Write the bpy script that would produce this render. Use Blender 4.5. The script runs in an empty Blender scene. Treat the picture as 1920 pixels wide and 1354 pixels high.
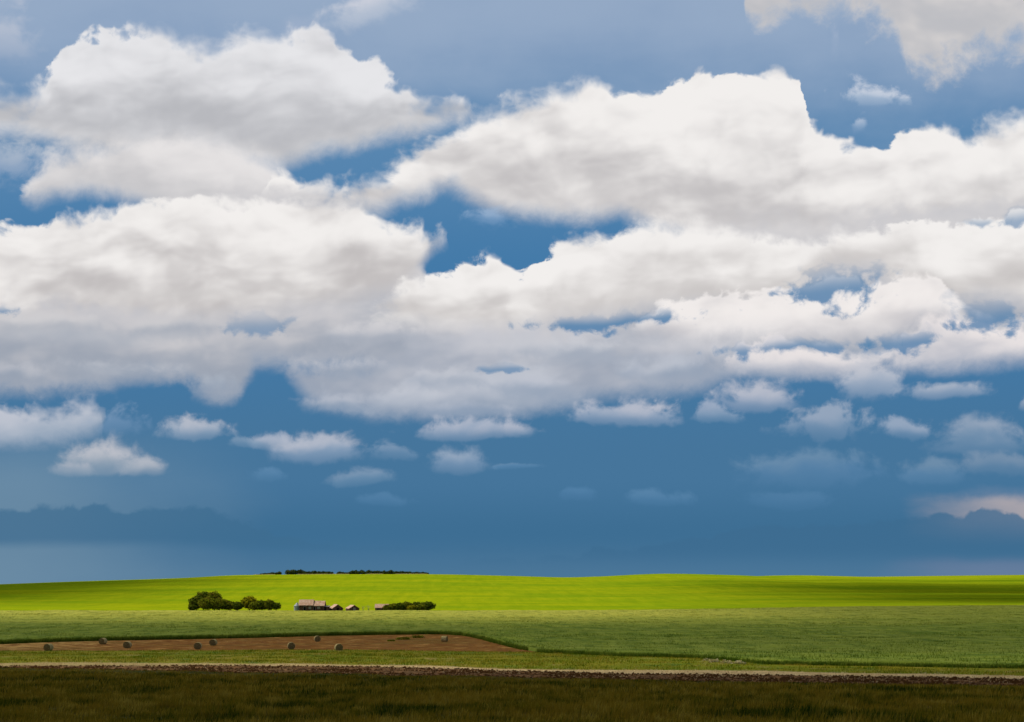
import bpy, math, random
import numpy as np
from mathutils import Vector

C = bpy.context.scene.collection
S = bpy.context.scene
R = math.radians
rng = np.random.default_rng(7)
random.seed(7)

# ------------------------------------------------------------------ camera
F = 2667.0            # focal length in pixels of a 1920 px wide picture (50 mm)
HZ = 1085.0           # row of the true horizon
CZ = 20.0             # eye height above datum
cd = bpy.data.cameras.new('camera')
cam = bpy.data.objects.new('camera', cd); C.objects.link(cam)
cam.location = (0, 0, CZ); cam.rotation_euler = (R(90), 0, 0)
cd.sensor_width = 36; cd.lens = 36 * F / 1920
cd.shift_y = (HZ - 677) / 1920
cd.clip_start = 0.5; cd.clip_end = 60000
S.camera = cam
S.view_settings.view_transform = 'Standard'
S.view_settings.look = 'None'
S.view_settings.exposure = 0
S.view_settings.gamma = 1
try: S.view_settings.use_curve_mapping = False
except Exception: pass

SUN_EL, SUN_AZ = 48.0, 292.0      # azimuth clockwise from +y: high sun from the left, a little beyond
sd = Vector((math.sin(R(SUN_AZ)) * math.cos(R(SUN_EL)), math.cos(R(SUN_AZ)) * math.cos(R(SUN_EL)), math.sin(R(SUN_EL))))
ld = bpy.data.lights.new('sun', 'SUN'); ld.energy = 5.0; ld.angle = R(0.5); ld.color = (1.0, 0.92, 0.79)
lo = bpy.data.objects.new('sun', ld); C.objects.link(lo)
lo.rotation_euler = sd.to_track_quat('Z', 'Y').to_euler(); lo.location = (-200, 0, 300)

# ------------------------------------------------------------------ node helper
def lin(c):
    return tuple((v / 255 / 12.92) if v / 255 <= 0.04045 else ((v / 255 + 0.055) / 1.055) ** 2.4 for v in c)
class X:
    """a scalar socket or a number with arithmetic"""
    nt = None
    def __init__(s, v): s.v = v
    def _m(s, op, *o, clamp=False):
        n = X.nt.nodes.new('ShaderNodeMath'); n.operation = op; n.use_clamp = clamp
        for i, a in enumerate((s,) + o):
            a = a.v if isinstance(a, X) else a
            if isinstance(a, (int, float)): n.inputs[i].default_value = a
            else: X.nt.links.new(a, n.inputs[i])
        return X(n.outputs[0])
    def __add__(s, o): return s._m('ADD', o)
    __radd__ = __add__
    def __sub__(s, o): return s._m('SUBTRACT', o)
    def __rsub__(s, o): return X(o)._m('SUBTRACT', s)
    def __mul__(s, o): return s._m('MULTIPLY', o)
    __rmul__ = __mul__
    def __truediv__(s, o): return s._m('DIVIDE', o)
    def min(s, o): return s._m('MINIMUM', o)
    def max(s, o): return s._m('MAXIMUM', o)
    def clamp(s): return s._m('ADD', 0.0, clamp=True)
    def sqrt(s): return s._m('SQRT')
    def smin(s, o, d): return s._m('SMOOTH_MIN', o, d)
    def smax(s, o, d): return s._m('SMOOTH_MAX', o, d)
def link(a, b): X.nt.links.new(a, b)
def new(t, **k):
    n = X.nt.nodes.new(t)
    for a, b in k.items(): setattr(n, a, b)
    return n
def smooth(x, a, b, lo=0.0, hi=1.0):
    n = new('ShaderNodeMapRange', interpolation_type='SMOOTHSTEP')
    link(x.v, n.inputs['Value'])
    for k, v in (('From Min', a), ('From Max', b), ('To Min', lo), ('To Max', hi)):
        if isinstance(v, X): link(v.v, n.inputs[k])
        else: n.inputs[k].default_value = v
    return X(n.outputs['Result'])
def vec(x, y, z=0.0):
    if isinstance(z, float) and z: x = x + z * 13.7; y = y + z * 7.3; z = 0.0
    n = new('ShaderNodeCombineXYZ')
    for i, a in enumerate((x, y, z)):
        if isinstance(a, X): link(a.v, n.inputs[i])
        else: n.inputs[i].default_value = a
    return n.outputs[0]
def noise(v, scale, detail=4, rough=0.55, lac=2.0, dist=0.0, dim='2D'):
    n = new('ShaderNodeTexNoise'); n.noise_dimensions = dim
    link(v, n.inputs['Vector'])
    n.inputs['Scale'].default_value = scale; n.inputs['Detail'].default_value = detail
    n.inputs['Roughness'].default_value = rough; n.inputs['Lacunarity'].default_value = lac
    n.inputs['Distortion'].default_value = dist
    return X(n.outputs[0])
def mixc(f, a, b):
    n = new('ShaderNodeMix', data_type='RGBA')
    for s_, v in ((0, f), (6, a), (7, b)):
        if isinstance(v, X): v = v.v
        if isinstance(v, (int, float)): n.inputs[s_].default_value = v
        elif isinstance(v, tuple): n.inputs[s_].default_value = (*v[:3], 1)
        else: link(v, n.inputs[s_])
    return n.outputs[2]
def fcurve(x, pts, x0, x1, y0, y1):
    n = new('ShaderNodeFloatCurve'); cm = n.mapping; cm.use_clip = True
    cu = cm.curves[0]
    P = [(min(1, max(0, (a - x0) / (x1 - x0))), min(1, max(0, (b - y0) / (y1 - y0)))) for a, b in pts]
    if P[0][0] > 0: P = [(0.0, P[0][1])] + P
    if P[-1][0] < 1: P = P + [(1.0, P[-1][1])]
    cu.points[0].location = P[0]; cu.points[1].location = P[-1]
    for p in P[1:-1]: cu.points.new(*p)
    for p in cu.points: p.handle_type = 'AUTO_CLAMPED'
    cm.update()
    t = (x - x0) / (x1 - x0)
    link(t.clamp().v, n.inputs['Value'])
    return X(n.outputs[0]) * (y1 - y0) + y0

def make_group(name, floats, colors, build):
    g = bpy.data.node_groups.new(name, 'ShaderNodeTree')
    for k in floats: g.interface.new_socket(k, in_out='INPUT', socket_type='NodeSocketFloat')
    for k in colors: g.interface.new_socket(k, in_out='INPUT', socket_type='NodeSocketColor')
    g.interface.new_socket('Color', in_out='OUTPUT', socket_type='NodeSocketColor')
    old = X.nt; X.nt = g
    gi = g.nodes.new('NodeGroupInput'); go = g.nodes.new('NodeGroupOutput')
    g.links.new(build(*[X(gi.outputs[k]) for k in floats], *[gi.outputs[k] for k in colors]), go.inputs[0])
    X.nt = old
    return g
def call_group(g, *args):
    n = X.nt.nodes.new('ShaderNodeGroup'); n.node_tree = g
    for i, a in enumerate(args):
        if isinstance(a, X): a = a.v
        if isinstance(a, (int, float)): n.inputs[i].default_value = a
        elif isinstance(a, tuple): n.inputs[i].default_value = (*a[:3], 1)
        else: X.nt.links.new(a, n.inputs[i])
    return n.outputs[0]

# ------------------------------------------------------------------ sky
W = bpy.data.worlds.new('World'); W.use_nodes = True
X.nt = W.node_tree; X.nt.nodes.clear()
def ma(x, k, acc): return x._m('MULTIPLY_ADD', k, acc)      # x * k + acc: nothing is worked out before acc is known
SH = ['U', 'V', 'wa', 'wb', 'n1', 'n2', 'n3', 'puff', 'rel', 'big', 'ft']     # what every cloud shares
OPS = []          # every cloud: (node group, what of the sky it covers), far ones first
def pl(pts, u):
    return float(np.interp(u, [p[0] for p in pts], [p[1] for p in pts]))
def bank(top, bot, c, op, soft, am=0.22):
    def f(U, V, wa, wb, n1, n2, n3, puff, rel, big, ft, col):
        t = ma(puff, am * 0.6, ma(n2, am, V - fcurve(U, top, -3, 22.5, -3, 12)))
        b = ma(ft, 0.10, fcurve(U, bot, -3, 22.5, -3, 12) - V)
        return mixc(smooth(t, -0.02, soft[0]) * smooth(b, -0.1, soft[1]) * op, col, lin(c))
    OPS.append((make_group('cloud_bank', SH, ['col'], f), lambda u: (pl(top, u) - 0.35, pl(bot, u) + 0.35)))
def layer(top, bot, lightc, shade, base, at=0.5, ab=0.3, soft=0.16, sb=0.3, op=1.0, kt=0.0, kr=2.6, flip=False, under=0.72, edge=0.18):
    def f(U, V, wa, wb, n1, n2, n3, puff, rel, big, ft, col):
        a_, b_ = (n2, n1) if flip else (n1, n2)
        tp = fcurve(ma(n3, 0.15, ma(n2, 0.38, ma(wa, 0.35, U))), top, -3, 22.5, -3, 12); bt = fcurve(ma(wb, 0.35, U), bot, -3, 22.5, -3, 12)
        t = ma(n3, 0.09, ma(puff, at * 0.7, ma(b_, at * 0.7, ma(a_, at * 1.3, V - tp + 0.09))))
        b = ma(n3, 0.1, ma(a_, ab * 0.8, ma(b_, ab * 1.2, bt - V + 0.08)))
        sv = ma(big, 2.0, soft + 0.16).max(soft * 0.9)            # crisp in places, frayed in others
        al = smooth(t, 0.0, sv) * smooth(b, -0.06, sb + 0.16) * op
        h = ma(b_, 0.1, ma(ft, 0.5, ma(big, 1.2, V - tp))) / (bt - tp).max(0.35)
        # from the sunlit crown down to the grey base, then a little bounce
        g = smooth(h, 0.05, under + 0.1) * (1.0 - smooth(h, under + 0.1, 1.2) * 0.5)
        tone = ma(n3, 0.04, ma(puff, -0.12, ma(rel, kr * 0.75, ma(ft, -0.6, 1.0 - g)))) + kt - 0.04
        rim = smooth(t, 0.0, edge + 0.28, 0.12, 0.0)
        c = mixc(smooth(tone + rim, -0.45, 1.25), lin(shade), lin(lightc))
        c = mixc(smooth(b, 0.0, 0.7, 0.4, 0.0), c, lin(base))
        return mixc(al, col, c)
    OPS.append((make_group('cloud_layer', SH, ['col'], f),
                lambda u: (pl(top, u) - at * 0.9 - 0.1, pl(bot, u) + ab * 0.9 + 0.1)))
def blob(cx, by, a, h, c_top, c_bot, op=1.0, am=0.3, hb=None, soft=0.35, flip=False, rot=0.0):
    hb = hb or h * 0.3
    def f(U, V, wa, wb, n1, n2, n3, puff, rel, big, ft, col):
        n_ = n1 if flip else n2
        du = (ma(wa, 0.25, U) - cx) * (1 / a)
        dv = ma(wb, 0.25, V) - (U - cx) * rot - by
        up = dv * (-1.0 / h)
        q = up.max(dv * (1 / hb))
        d = (1.0 - (du * du + q * q).sqrt())
        d = ma(n3, am * 1.0, ma(puff, am * 1.0, ma(n_, am * 3.0, d)))
        al = smooth(d, 0.0, soft + 0.25) * op * smooth(up, -hb / h * 1.1, 0.45, 0.25, 1.0)
        c = mixc(smooth(ma(rel, 1.2, ma(n_, 0.6, up)), -0.1, 0.75), lin(c_bot), lin(c_top))
        return mixc(al, col, c)
    k = 1.35 + am * 0.9; H_, B_ = max(abs(h), abs(hb)), max(abs(h), abs(hb))
    if h > 0: H_, B_ = h, hb
    def ext(u):
        if abs(u - cx) > a * k + 0.15: return (99, -99)
        s_ = (u - cx) * rot
        return (by + s_ - H_ * k - 0.1, by + s_ + B_ * k + 0.15)
    OPS.append((make_group('cloud_puff', SH, ['col'], f), ext))
def declare_banks():
    bank([(-3, 9.5), (-0.5, 9.5), (0.4, 9.62), (0.9, 9.5), (1.8, 9.5), (2.4, 9.62), (3.2, 9.52), (3.9, 9.55), (4.5, 9.8), (5.5, 10.1), (7, 10.3), (22, 10.4)],
         [(-3, 10.25), (3, 10.22), (6, 10.3), (22, 10.3)], (63, 109, 144), 0.75, (0.10, 0.16))
    bank([(-3, 11), (12, 10.3), (14, 9.95), (16, 9.85), (16.9, 9.78), (17.3, 9.78), (17.7, 9.66), (18.0, 9.72), (18.35, 9.58), (18.7, 9.58), (19.0, 9.66), (19.3, 9.72), (21, 9.6)],
         [(-3, 10.5), (14, 10.6), (22, 10.6)], (62, 108, 144), 0.8, (0.07, 0.4), 0.22)
    bank([(-3, 12), (17.3, 12), (17.8, 9.33), (18.4, 9.1), (18.9, 9.12), (21, 9.0)], [(-3, 10.2), (17.6, 9.2), (18.3, 9.33), (22, 9.35)], (98, 128, 160), 0.55, (0.15, 0.15), 0.1)
declare_banks()
WH, W2 = (242, 239, 237), (238, 235, 233)
GR, G2, G3 = (206, 203, 203), (196, 196, 200), (176, 181, 192)
# wisps and strays near the top
blob(0.1, 0.95, 0.75, 0.95, (190, 197, 212), (178, 188, 206), 0.75, 0.5, 0.3, 0.6, True)
blob(7.0, 0.15, 1.0, 0.5, (215, 216, 224), (196, 203, 216), 0.8, 0.45, 0.45, 0.7, False, -0.35)
blob(5.6, 0.5, 0.5, 0.28, (165, 180, 203), (160, 176, 202), 0.6, 0.2, 0.3, 0.6)
blob(0.3, 3.1, 0.9, 0.45, (190, 198, 210), (165, 180, 202), 0.7, 0.7, 0.45, 0.8, False)
blob(16.35, 1.87, 0.5, 0.26, (205, 212, 225), (170, 188, 210), 0.85, 0.8, 0.15, 0.6)
blob(16.17, 2.33, 0.16, 0.18, (190, 202, 220), (160, 182, 208), 0.7, 1.0, 0.12, 0.7)
blob(15.65, 0.85, 0.12, 0.4, (170, 184, 206), (150, 170, 198), 0.5, 0.5, 0.3, 0.8)
# top right cloud
layer([(-3, 5), (13.6, 5), (13.9, -1.5), (22.5, -1.5)],
      [(-3, -3), (13.7, -3), (14.0, 0.25), (14.2, 0.6), (14.6, 0.45), (15.2, 0.34), (16.2, 0.45), (16.7, 0.66), (16.9, 0.9), (17.05, 1.4), (17.5, 1.5), (17.9, 1.42), (18.2, 1.25), (18.6, 1.15), (19.2, 0.98), (22, 1.0)],
      (226, 220, 216), (190, 190, 194), (192, 197, 207), 0.2, 0.95, 0.3, 0.45, 0.96, 0.0, 2.6)
# upper left mass
layer([(-3, 1.0), (-0.4, 1.6), (0.35, 1.75), (0.75, 1.55), (1.05, 1.1), (1.5, 0.9), (2.1, 0.78), (2.55, 0.68), (2.85, 0.55), (3.2, 0.66), (3.7, 0.72), (4.0, 0.8), (4.4, 0.62), (4.8, 0.52), (5.2, 0.66), (6.0, 0.66), (6.35, 0.95), (6.75, 1.25), (7.2, 1.45), (7.6, 1.75), (8.2, 1.85), (8.6, 1.9), (8.9, 2.15), (9.2, 5), (22, 5)],
      [(-3, 2.7), (0, 2.6), (1.0, 2.75), (1.9, 2.95), (4, 3.2), (5.3, 3.15), (5.9, 2.97), (6.6, 2.85), (7.3, 2.65), (7.9, 2.55), (8.4, 2.42), (8.9, 2.25), (9.2, 0.5), (22, 0.5)],
      (230, 230, 233), (184, 185, 190), (216, 215, 216), 0.42, 0.22, 0.18, 0.28, 1.0, 0.02, 2.2, False, 0.68)
layer([(-3, 6), (0.1, 5), (0.35, 3.6), (0.7, 3.0), (1.1, 2.72), (1.8, 2.6), (2.6, 2.5), (3.4, 2.5), (4.4, 2.6), (5, 2.75), (5.5, 3.2), (6, 4), (6.8, 5), (7.3, 6), (22, 6)],
      [(-3, 2), (0.1, 3), (0.35, 3.8), (0.6, 3.9), (1.2, 3.78), (1.8, 3.72), (2.4, 3.85), (3.0, 4.0), (4.2, 4.3), (5.0, 4.1), (5.2, 3.6), (5.5, 3.0), (5.9, 2.4), (7.3, 2.4), (22, 2)],
      (230, 227, 227), (194, 193, 196), (208, 209, 214), 0.25, 0.25, 0.5, 0.3, 1.0, 0.0, 2.0, True, 0.75)
# big right-hand mass
layer([(-3, 7), (4.2, 5), (4.9, 3.75), (5.2, 3.28), (5.7, 3.5), (6.2, 3.5), (6.6, 3.4), (7.2, 3.3), (7.55, 3.0), (7.9, 2.78), (8.3, 2.55), (8.8, 2.25), (9.2, 2.02), (9.8, 1.85), (10.25, 1.72), (10.9, 1.52), (11.35, 1.62), (11.75, 1.9), (12.1, 1.88), (12.6, 1.70), (13.1, 1.58), (13.7, 1.52), (14.3, 1.5), (14.85, 1.52), (15.05, 1.75), (15.15, 2.3), (15.35, 2.6), (15.8, 2.72), (16.5, 2.85), (16.8, 2.68), (17.1, 2.5), (17.5, 2.42), (17.95, 2.52), (18.3, 2.42), (18.7, 2.22), (19.2, 2.12), (22, 1.9)],
      [(-3, 3), (4.2, 3.6), (5.2, 4.0), (6, 4.1), (6.9, 4.1), (7.5, 3.92), (8.0, 3.75), (8.4, 3.62), (8.9, 3.85), (9.5, 4.1), (10.2, 4.18), (10.9, 4.22), (11.6, 4.15), (12.1, 4.3), (13, 4.6), (15, 4.9), (19.2, 4.9), (22, 4.9)],
      WH, (196, 193, 194), (214, 212, 214), 0.36, 0.22, 0.13, 0.35, 1.0, 0.12, 2.8, False, 0.74)
blob(9.25, 4.15, 0.45, 0.22, (150, 176, 206), (120, 155, 192), 0.8, 0.7, 0.2, 0.7)
# thin grey deck showing between the brighter masses
layer([(-3, 4.6), (0, 4.6), (0.8, 4.5), (2, 4.3), (3.5, 3.7), (5, 3.5), (6.2, 3.5), (6.8, 3.8), (7.1, 4.4), (7.9, 4.9), (8.1, 5.3), (9, 5.3), (10, 5.3), (10.6, 4.9), (11.5, 4.6), (12.2, 4.3), (13, 4.1), (16, 4.0), (19.2, 3.8), (22, 3.8)],
      [(-3, 7.2), (0, 7.2), (2.5, 7.15), (4.2, 7.2), (4.8, 6.85), (5.6, 6.9), (9, 7.2), (12, 7.15), (14, 6.9), (16, 6.85), (17.5, 6.8), (19.2, 6.6), (22, 6.5)],
      (210, 208, 210), (172, 176, 186), (160, 171, 187), 0.25, 0.3, 0.3, 0.4, 0.97, 0.0, 1.6, True, 0.8)
# left middle mass
layer([(-3, 4.1), (0, 4.32), (0.55, 4.38), (0.85, 4.2), (1.1, 4.02), (1.6, 4.02), (2.1, 3.93), (2.6, 3.88), (3.2, 3.9), (3.8, 3.78), (4.5, 3.85), (5.4, 3.8), (6.1, 3.8), (6.6, 3.85), (7.0, 4.05), (7.35, 4.28), (7.8, 4.2), (8.0, 4.38), (8.3, 4.38), (8.45, 4.6), (8.7, 6), (22, 9)],
      [(-3, 6.2), (0, 6.2), (3, 6.3), (5, 6.1), (6.5, 5.9), (7.5, 5.6), (7.9, 5.2), (8.05, 4.85), (8.3, 4.65), (8.5, 4.5), (8.8, 3), (22, 2)],
      WH, (194, 190, 190), (206, 203, 205), 0.34, 0.28, 0.16, 0.5, 1.0, 0.06, 3.0, True, 0.7)
# lower left grey deck
layer([(-3, 5.5), (0, 5.75), (1.2, 5.68), (2, 5.7), (3, 5.85), (4, 5.9), (5, 5.85), (6, 5.7), (7, 5.7), (8, 5.9), (10, 6.0), (11, 6.3), (12, 7), (22, 9)],
      [(-3, 7.5), (0, 7.5), (1.3, 7.45), (2, 7.25), (2.8, 7.1), (3.4, 7.12), (3.75, 7.4), (4.1, 7.6), (4.4, 7.55), (4.6, 7.3), (4.8, 6.95), (5.2, 6.9), (5.6, 6.95), (7, 6.9), (9, 6.9), (11, 6.8), (12, 6.5), (22, 4)],
      (204, 202, 205), (156, 164, 178), (148, 161, 180), 0.4, 0.34, 0.5, 0.35, 0.98, -0.05, 2.0, False, 0.6)
layer([(-3, 7.3), (0, 7.68), (1, 7.62), (1.6, 7.55), (2.0, 7.8), (2.2, 9), (22, 12)], [(-3, 8.4), (0, 8.4), (0.9, 8.35), (1.5, 8.22), (1.9, 8.05), (2.2, 7), (22, 5)],
      (200, 203, 213), (160, 174, 192), (150, 168, 188), 0.35, 0.15, 0.2, 0.2, 0.9, 0.0, 1.8)
blob(2.2, 7.95, 0.5, 0.3, (150, 173, 200), (120, 152, 186), 0.6, 0.8, 0.25, 0.8)
# central grey deck
layer([(-3, 9), (4.9, 8.2), (5.25, 7.0), (5.6, 6.7), (6.2, 6.55), (7.2, 6.4), (8, 6.1), (9, 6.0), (10, 6.0), (11, 6.0), (12, 6.1), (13, 6.22), (14, 6.3), (15, 6.42), (16, 6.5), (17, 6.65), (17.8, 7.2), (18.6, 9), (22, 12)],
      [(-3, 5), (5.0, 6.4), (5.35, 7.0), (5.65, 7.4), (6.0, 7.68), (7, 7.83), (8, 7.88), (9, 7.85), (10, 7.78), (11, 7.62), (12, 7.5), (13, 7.42), (13.6, 7.2), (14.5, 7.05), (15.5, 7.05), (16.6, 7.0), (17.6, 6.9), (18.6, 5.5), (22, 3)],
      (200, 201, 208), (156, 165, 181), (146, 161, 183), 0.4, 0.22, 0.6, 0.3, 0.98, -0.02, 2.2, True, 0.62)
layer([(-3, 12), (5.8, 9), (6.1, 7.35), (6.8, 7.4), (7.6, 7.1), (8.4, 6.95), (9.2, 6.9), (10, 6.88), (10.6, 7.1), (11.3, 7.3), (12, 7.8), (22, 12)],
      [(-3, 4), (5.8, 6.5), (6.1, 7.62), (7, 7.8), (8, 7.87), (9, 7.85), (10, 7.78), (11, 7.6), (11.8, 7.3), (22, 4)],
      (196, 200, 210), (154, 166, 184), (144, 162, 185), 0.35, 0.2, 0.35, 0.3, 0.9, 0.0, 2.0, False, 0.7)
# rows of lit tops with grey between, low in the deck
for q in ((0.7, 6.15, 1.3, 0.32, (206, 205, 208), (168, 174, 185)), (3.2, 6.2, 1.2, 0.30, (204, 203, 206), (160, 168, 181)),
          (2.2, 7.05, 1.4, 0.34, (182, 187, 197), (152, 162, 178)), (0.2, 7.1, 1.0, 0.30, (186, 189, 198), (150, 161, 178)), (4.0, 7.3, 0.5, 0.38, (172, 181, 194), (146, 160, 180)),
          (6.6, 7.0, 0.9, 0.32, (198, 200, 208), (160, 169, 184)), (7.0, 6.35, 1.1, 0.30, (208, 207, 211), (172, 178, 190)), (10.6, 6.6, 1.3, 0.34, (202, 204, 211), (164, 173, 188)),
          (8.4, 7.2, 0.8, 0.30, (196, 199, 208), (156, 167, 184)), (9.9, 7.3, 0.9, 0.34, (188, 193, 205), (150, 164, 184)), (12.6, 7.0, 1.2, 0.34, (186, 192, 204), (150, 164, 184)), (14.9, 6.95, 1.2, 0.3, (186, 192, 204), (152, 166, 186)),
          (6.3, 7.62, 0.8, 0.22, (182, 188, 201), (146, 162, 183)), (8.7, 7.72, 1.1, 0.2, (176, 184, 199), (142, 159, 182))):
    blob(*q, 0.8, 0.34, q[3] * 0.8, 0.5)
# broad grey undersides
for q in ((1.6, 6.35, 2.6, 0.28, (184, 188, 197), (184, 188, 197), 0.55, 0.2, 0.28, 0.9), (9.2, 6.95, 1.8, 0.22, (188, 192, 202), (188, 192, 202), 0.5, 0.25, 0.2, 0.9), (3.6, 5.55, 2.2, 0.2, (206, 203, 202), (206, 203, 202), 0.6, 0.2, 0.2, 0.9), (12.6, 6.75, 1.5, 0.2, (188, 194, 206), (188, 194, 206), 0.5, 0.25, 0.2, 0.9)): blob(*q)
# middle mass
layer([(-3, 9), (6.4, 6.4), (7.0, 5.75), (7.6, 5.35), (8.1, 5.22), (8.4, 5.25), (8.8, 5.05), (9.35, 4.95), (9.7, 5.22), (10.1, 5.05), (10.35, 4.7), (10.7, 4.52), (11.1, 4.52), (11.6, 4.38), (11.9, 4.15), (12.4, 4.06), (12.9, 4.1), (13.3, 4.2), (14, 4.45), (15, 4.5), (16, 4.4), (17, 4.3), (18, 4.25), (19.2, 4.2), (22, 4.1)],
      [(-3, 4), (6.4, 5.7), (7.2, 6.1), (8, 6.12), (9, 6.18), (9.7, 6.15), (10.5, 6.05), (11.5, 5.9), (12.4, 5.8), (13.4, 5.75), (14.6, 5.7), (15, 5.5), (15.2, 5.3), (15.6, 5.1), (16.3, 5.08), (16.7, 5.3), (17.2, 5.5), (17.8, 5.72), (18.4, 5.62), (19, 5.68), (19.5, 5.9), (22, 6)],
      WH, (200, 196, 195), (216, 212, 211), 0.36, 0.2, 0.12, 0.25, 1.0, 0.10, 3.0, True, 0.72)
# small gaps of blue on the right
layer([(-3, 9), (11.4, 8), (11.9, 6.15), (12.4, 5.92), (12.9, 5.72), (13.5, 5.62), (14.2, 5.65), (14.9, 5.6), (15.25, 5.48), (15.6, 5.34), (15.9, 5.26), (16.2, 5.36), (16.6, 5.3), (17.1, 5.25), (17.6, 5.38), (17.9, 5.7), (18.3, 6.0), (19, 6.02), (19.3, 5.8), (22, 5.7)],
      [(-3, 4), (11.4, 5.6), (11.9, 6.25), (12.4, 6.35), (13, 6.42), (14, 6.42), (15, 6.42), (15.8, 6.45), (16.5, 6.42), (17, 6.25), (17.4, 6.05), (18, 6.1), (18.6, 6.15), (19.2, 6.2), (22, 6.3)],
      (241, 236, 234), (202, 199, 202), (196, 197, 205), 0.34, 0.2, 0.14, 0.25, 1.0, 0.12, 2.6, False, 0.85)
layer([(-3, 9), (13.2, 8.2), (13.7, 6.78), (14.2, 6.5), (14.8, 6.45), (15.3, 6.55), (16.2, 6.65), (16.7, 6.45), (17.1, 6.15), (17.5, 6.02), (18.1, 5.98), (18.6, 6.12), (19.2, 6.15), (22, 6.1)],
      [(-3, 4), (13.2, 6.3), (13.7, 6.95), (14.5, 7.02), (15.4, 7.1), (16.1, 7.15), (16.9, 7.0), (17.6, 7.02), (18.3, 6.98), (19.2, 6.85), (22, 6.6)],
      (236, 229, 228), (186, 188, 198), (176, 182, 197), 0.34, 0.2, 0.14, 0.3, 0.98, 0.08, 2.4, True, 0.7)
# gaps torn in the deck where the blue behind shows
for q in ((11.5, 5.98, 0.95, 0.10, 0.9), (15.75, 5.32, 0.62, 0.24, 0.9), (18.5, 5.86, 0.5, 0.22, 0.85), (14.9, 6.5, 1.0, 0.10, 0.85), (16.9, 6.35, 0.5, 0.14, 0.85), (4.85, 6.12, 0.42, 0.16, 0.6), (18.35, 4.13, 0.3, 0.06, 0.6), (19.05, 4.05, 0.2, 0.12, 0.7), (9.4, 6.92, 0.35, 0.05, 0.7), (0.05, 5.78, 0.2, 0.07, 0.7)):
    blob(q[0], q[1], q[2] * 1.25, q[3] * -1.5, (78, 129, 173), (84, 132, 173), q[4], 0.95, q[3] * -1.4, 0.6, False, -0.08)
# loose cumulus below the deck
for b in [
    (16.3, 7.25, 0.62, 0.62, (194, 197, 207), (164, 177, 196), 0.95, 0.30, 0.32),
    (17.8, 7.38, 0.9, 0.26, (180, 188, 202), (154, 170, 192), 0.85, 0.35, 0.12),
    (14.2, 7.6, 0.85, 0.5, (190, 193, 205), (154, 169, 192), 0.9, 0.35, 0.16),
    (13.4, 7.85, 0.5, 0.28, (164, 177, 198), (134, 159, 186), 0.75, 0.5, 0.1),
    (11.8, 7.9, 1.15, 0.42, (188, 192, 205), (149, 167, 191), 0.9, 0.38, 0.12),
    (8.9, 8.15, 1.25, 0.36, (182, 188, 203), (144, 164, 189), 0.9, 0.34, 0.12),
    (3.75, 8.18, 0.68, 0.36, (186, 191, 203), (149, 168, 190), 0.9, 0.38, 0.12),
    (5.15, 8.35, 0.52, 0.24, (174, 183, 200), (144, 164, 188), 0.85, 0.4, 0.1),
    (6.0, 8.52, 0.95, 0.46, (182, 188, 202), (140, 162, 188), 0.92, 0.28, 0.2),
    (4.6, 8.35, 0.35, 0.12, (134, 159, 184), (119, 149, 178), 0.6, 0.5, 0.1),
    (7.35, 8.55, 0.4, 0.28, (134, 158, 184), (109, 142, 174), 0.75, 0.5, 0.14),
    (1.95, 8.78, 0.95, 0.6, (192, 194, 202), (154, 168, 183), 0.92, 0.24, 0.14),
    (2.6, 8.82, 0.6, 0.3, (182, 187, 197), (150, 165, 182), 0.85, 0.24, 0.12),
    (1.3, 8.85, 0.5, 0.22, (180, 185, 196), (148, 164, 182), 0.8, 0.24, 0.1),
    (8.62, 8.75, 0.66, 0.4, (152, 170, 192), (122, 150, 180), 0.88, 0.28, 0.14),
    (6.8, 9.05, 0.66, 0.26, (136, 159, 184), (109, 143, 174), 0.8, 0.28, 0.1),
    (5.0, 8.92, 0.4, 0.16, (98, 140, 177), (90, 134, 172), 0.6, 0.4, 0.1),
    (7.2, 9.4, 0.55, 0.14, (88, 132, 170), (82, 128, 167), 0.6, 0.4, 0.1),
    (15.5, 8.0, 0.85, 0.42, (156, 171, 192), (126, 152, 180), 0.85, 0.5, 0.26),
    (17.0, 8.1, 0.58, 0.3, (156, 172, 194), (122, 150, 180), 0.85, 0.5, 0.12),
    (18.45, 8.35, 1.0, 0.62, (154, 169, 189), (116, 145, 174), 0.88, 0.26, 0.25),
    (18.8, 8.75, 1.1, 0.3, (130, 152, 176), (108, 139, 169), 0.7, 0.3, 0.2),
    (15.2, 8.9, 1.55, 0.5, (110, 143, 173), (88, 130, 168), 0.8, 0.3, 0.3),
    (17.5, 8.92, 0.7, 0.38, (118, 147, 174), (94, 134, 170), 0.75, 0.3, 0.2),
    (10.8, 9.3, 0.4, 0.16, (84, 130, 169), (78, 124, 164), 0.7, 0.4, 0.1),
    (12.3, 9.38, 0.66, 0.26, (92, 135, 172), (80, 126, 165), 0.75, 0.35, 0.12),
    (14.8, 9.4, 0.8, 0.2, (84, 128, 166), (78, 124, 163), 0.6, 0.4, 0.15),
    (9.6, 8.75, 0.45, 0.07, (114, 147, 178), (95, 138, 176), 0.6, 0.5, 0.05),
    (19.3, 7.6, 0.2, 0.2, (174, 183, 198), (154, 169, 189), 0.7, 0.4, 0.1)]:
    blob(*b)
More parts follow.
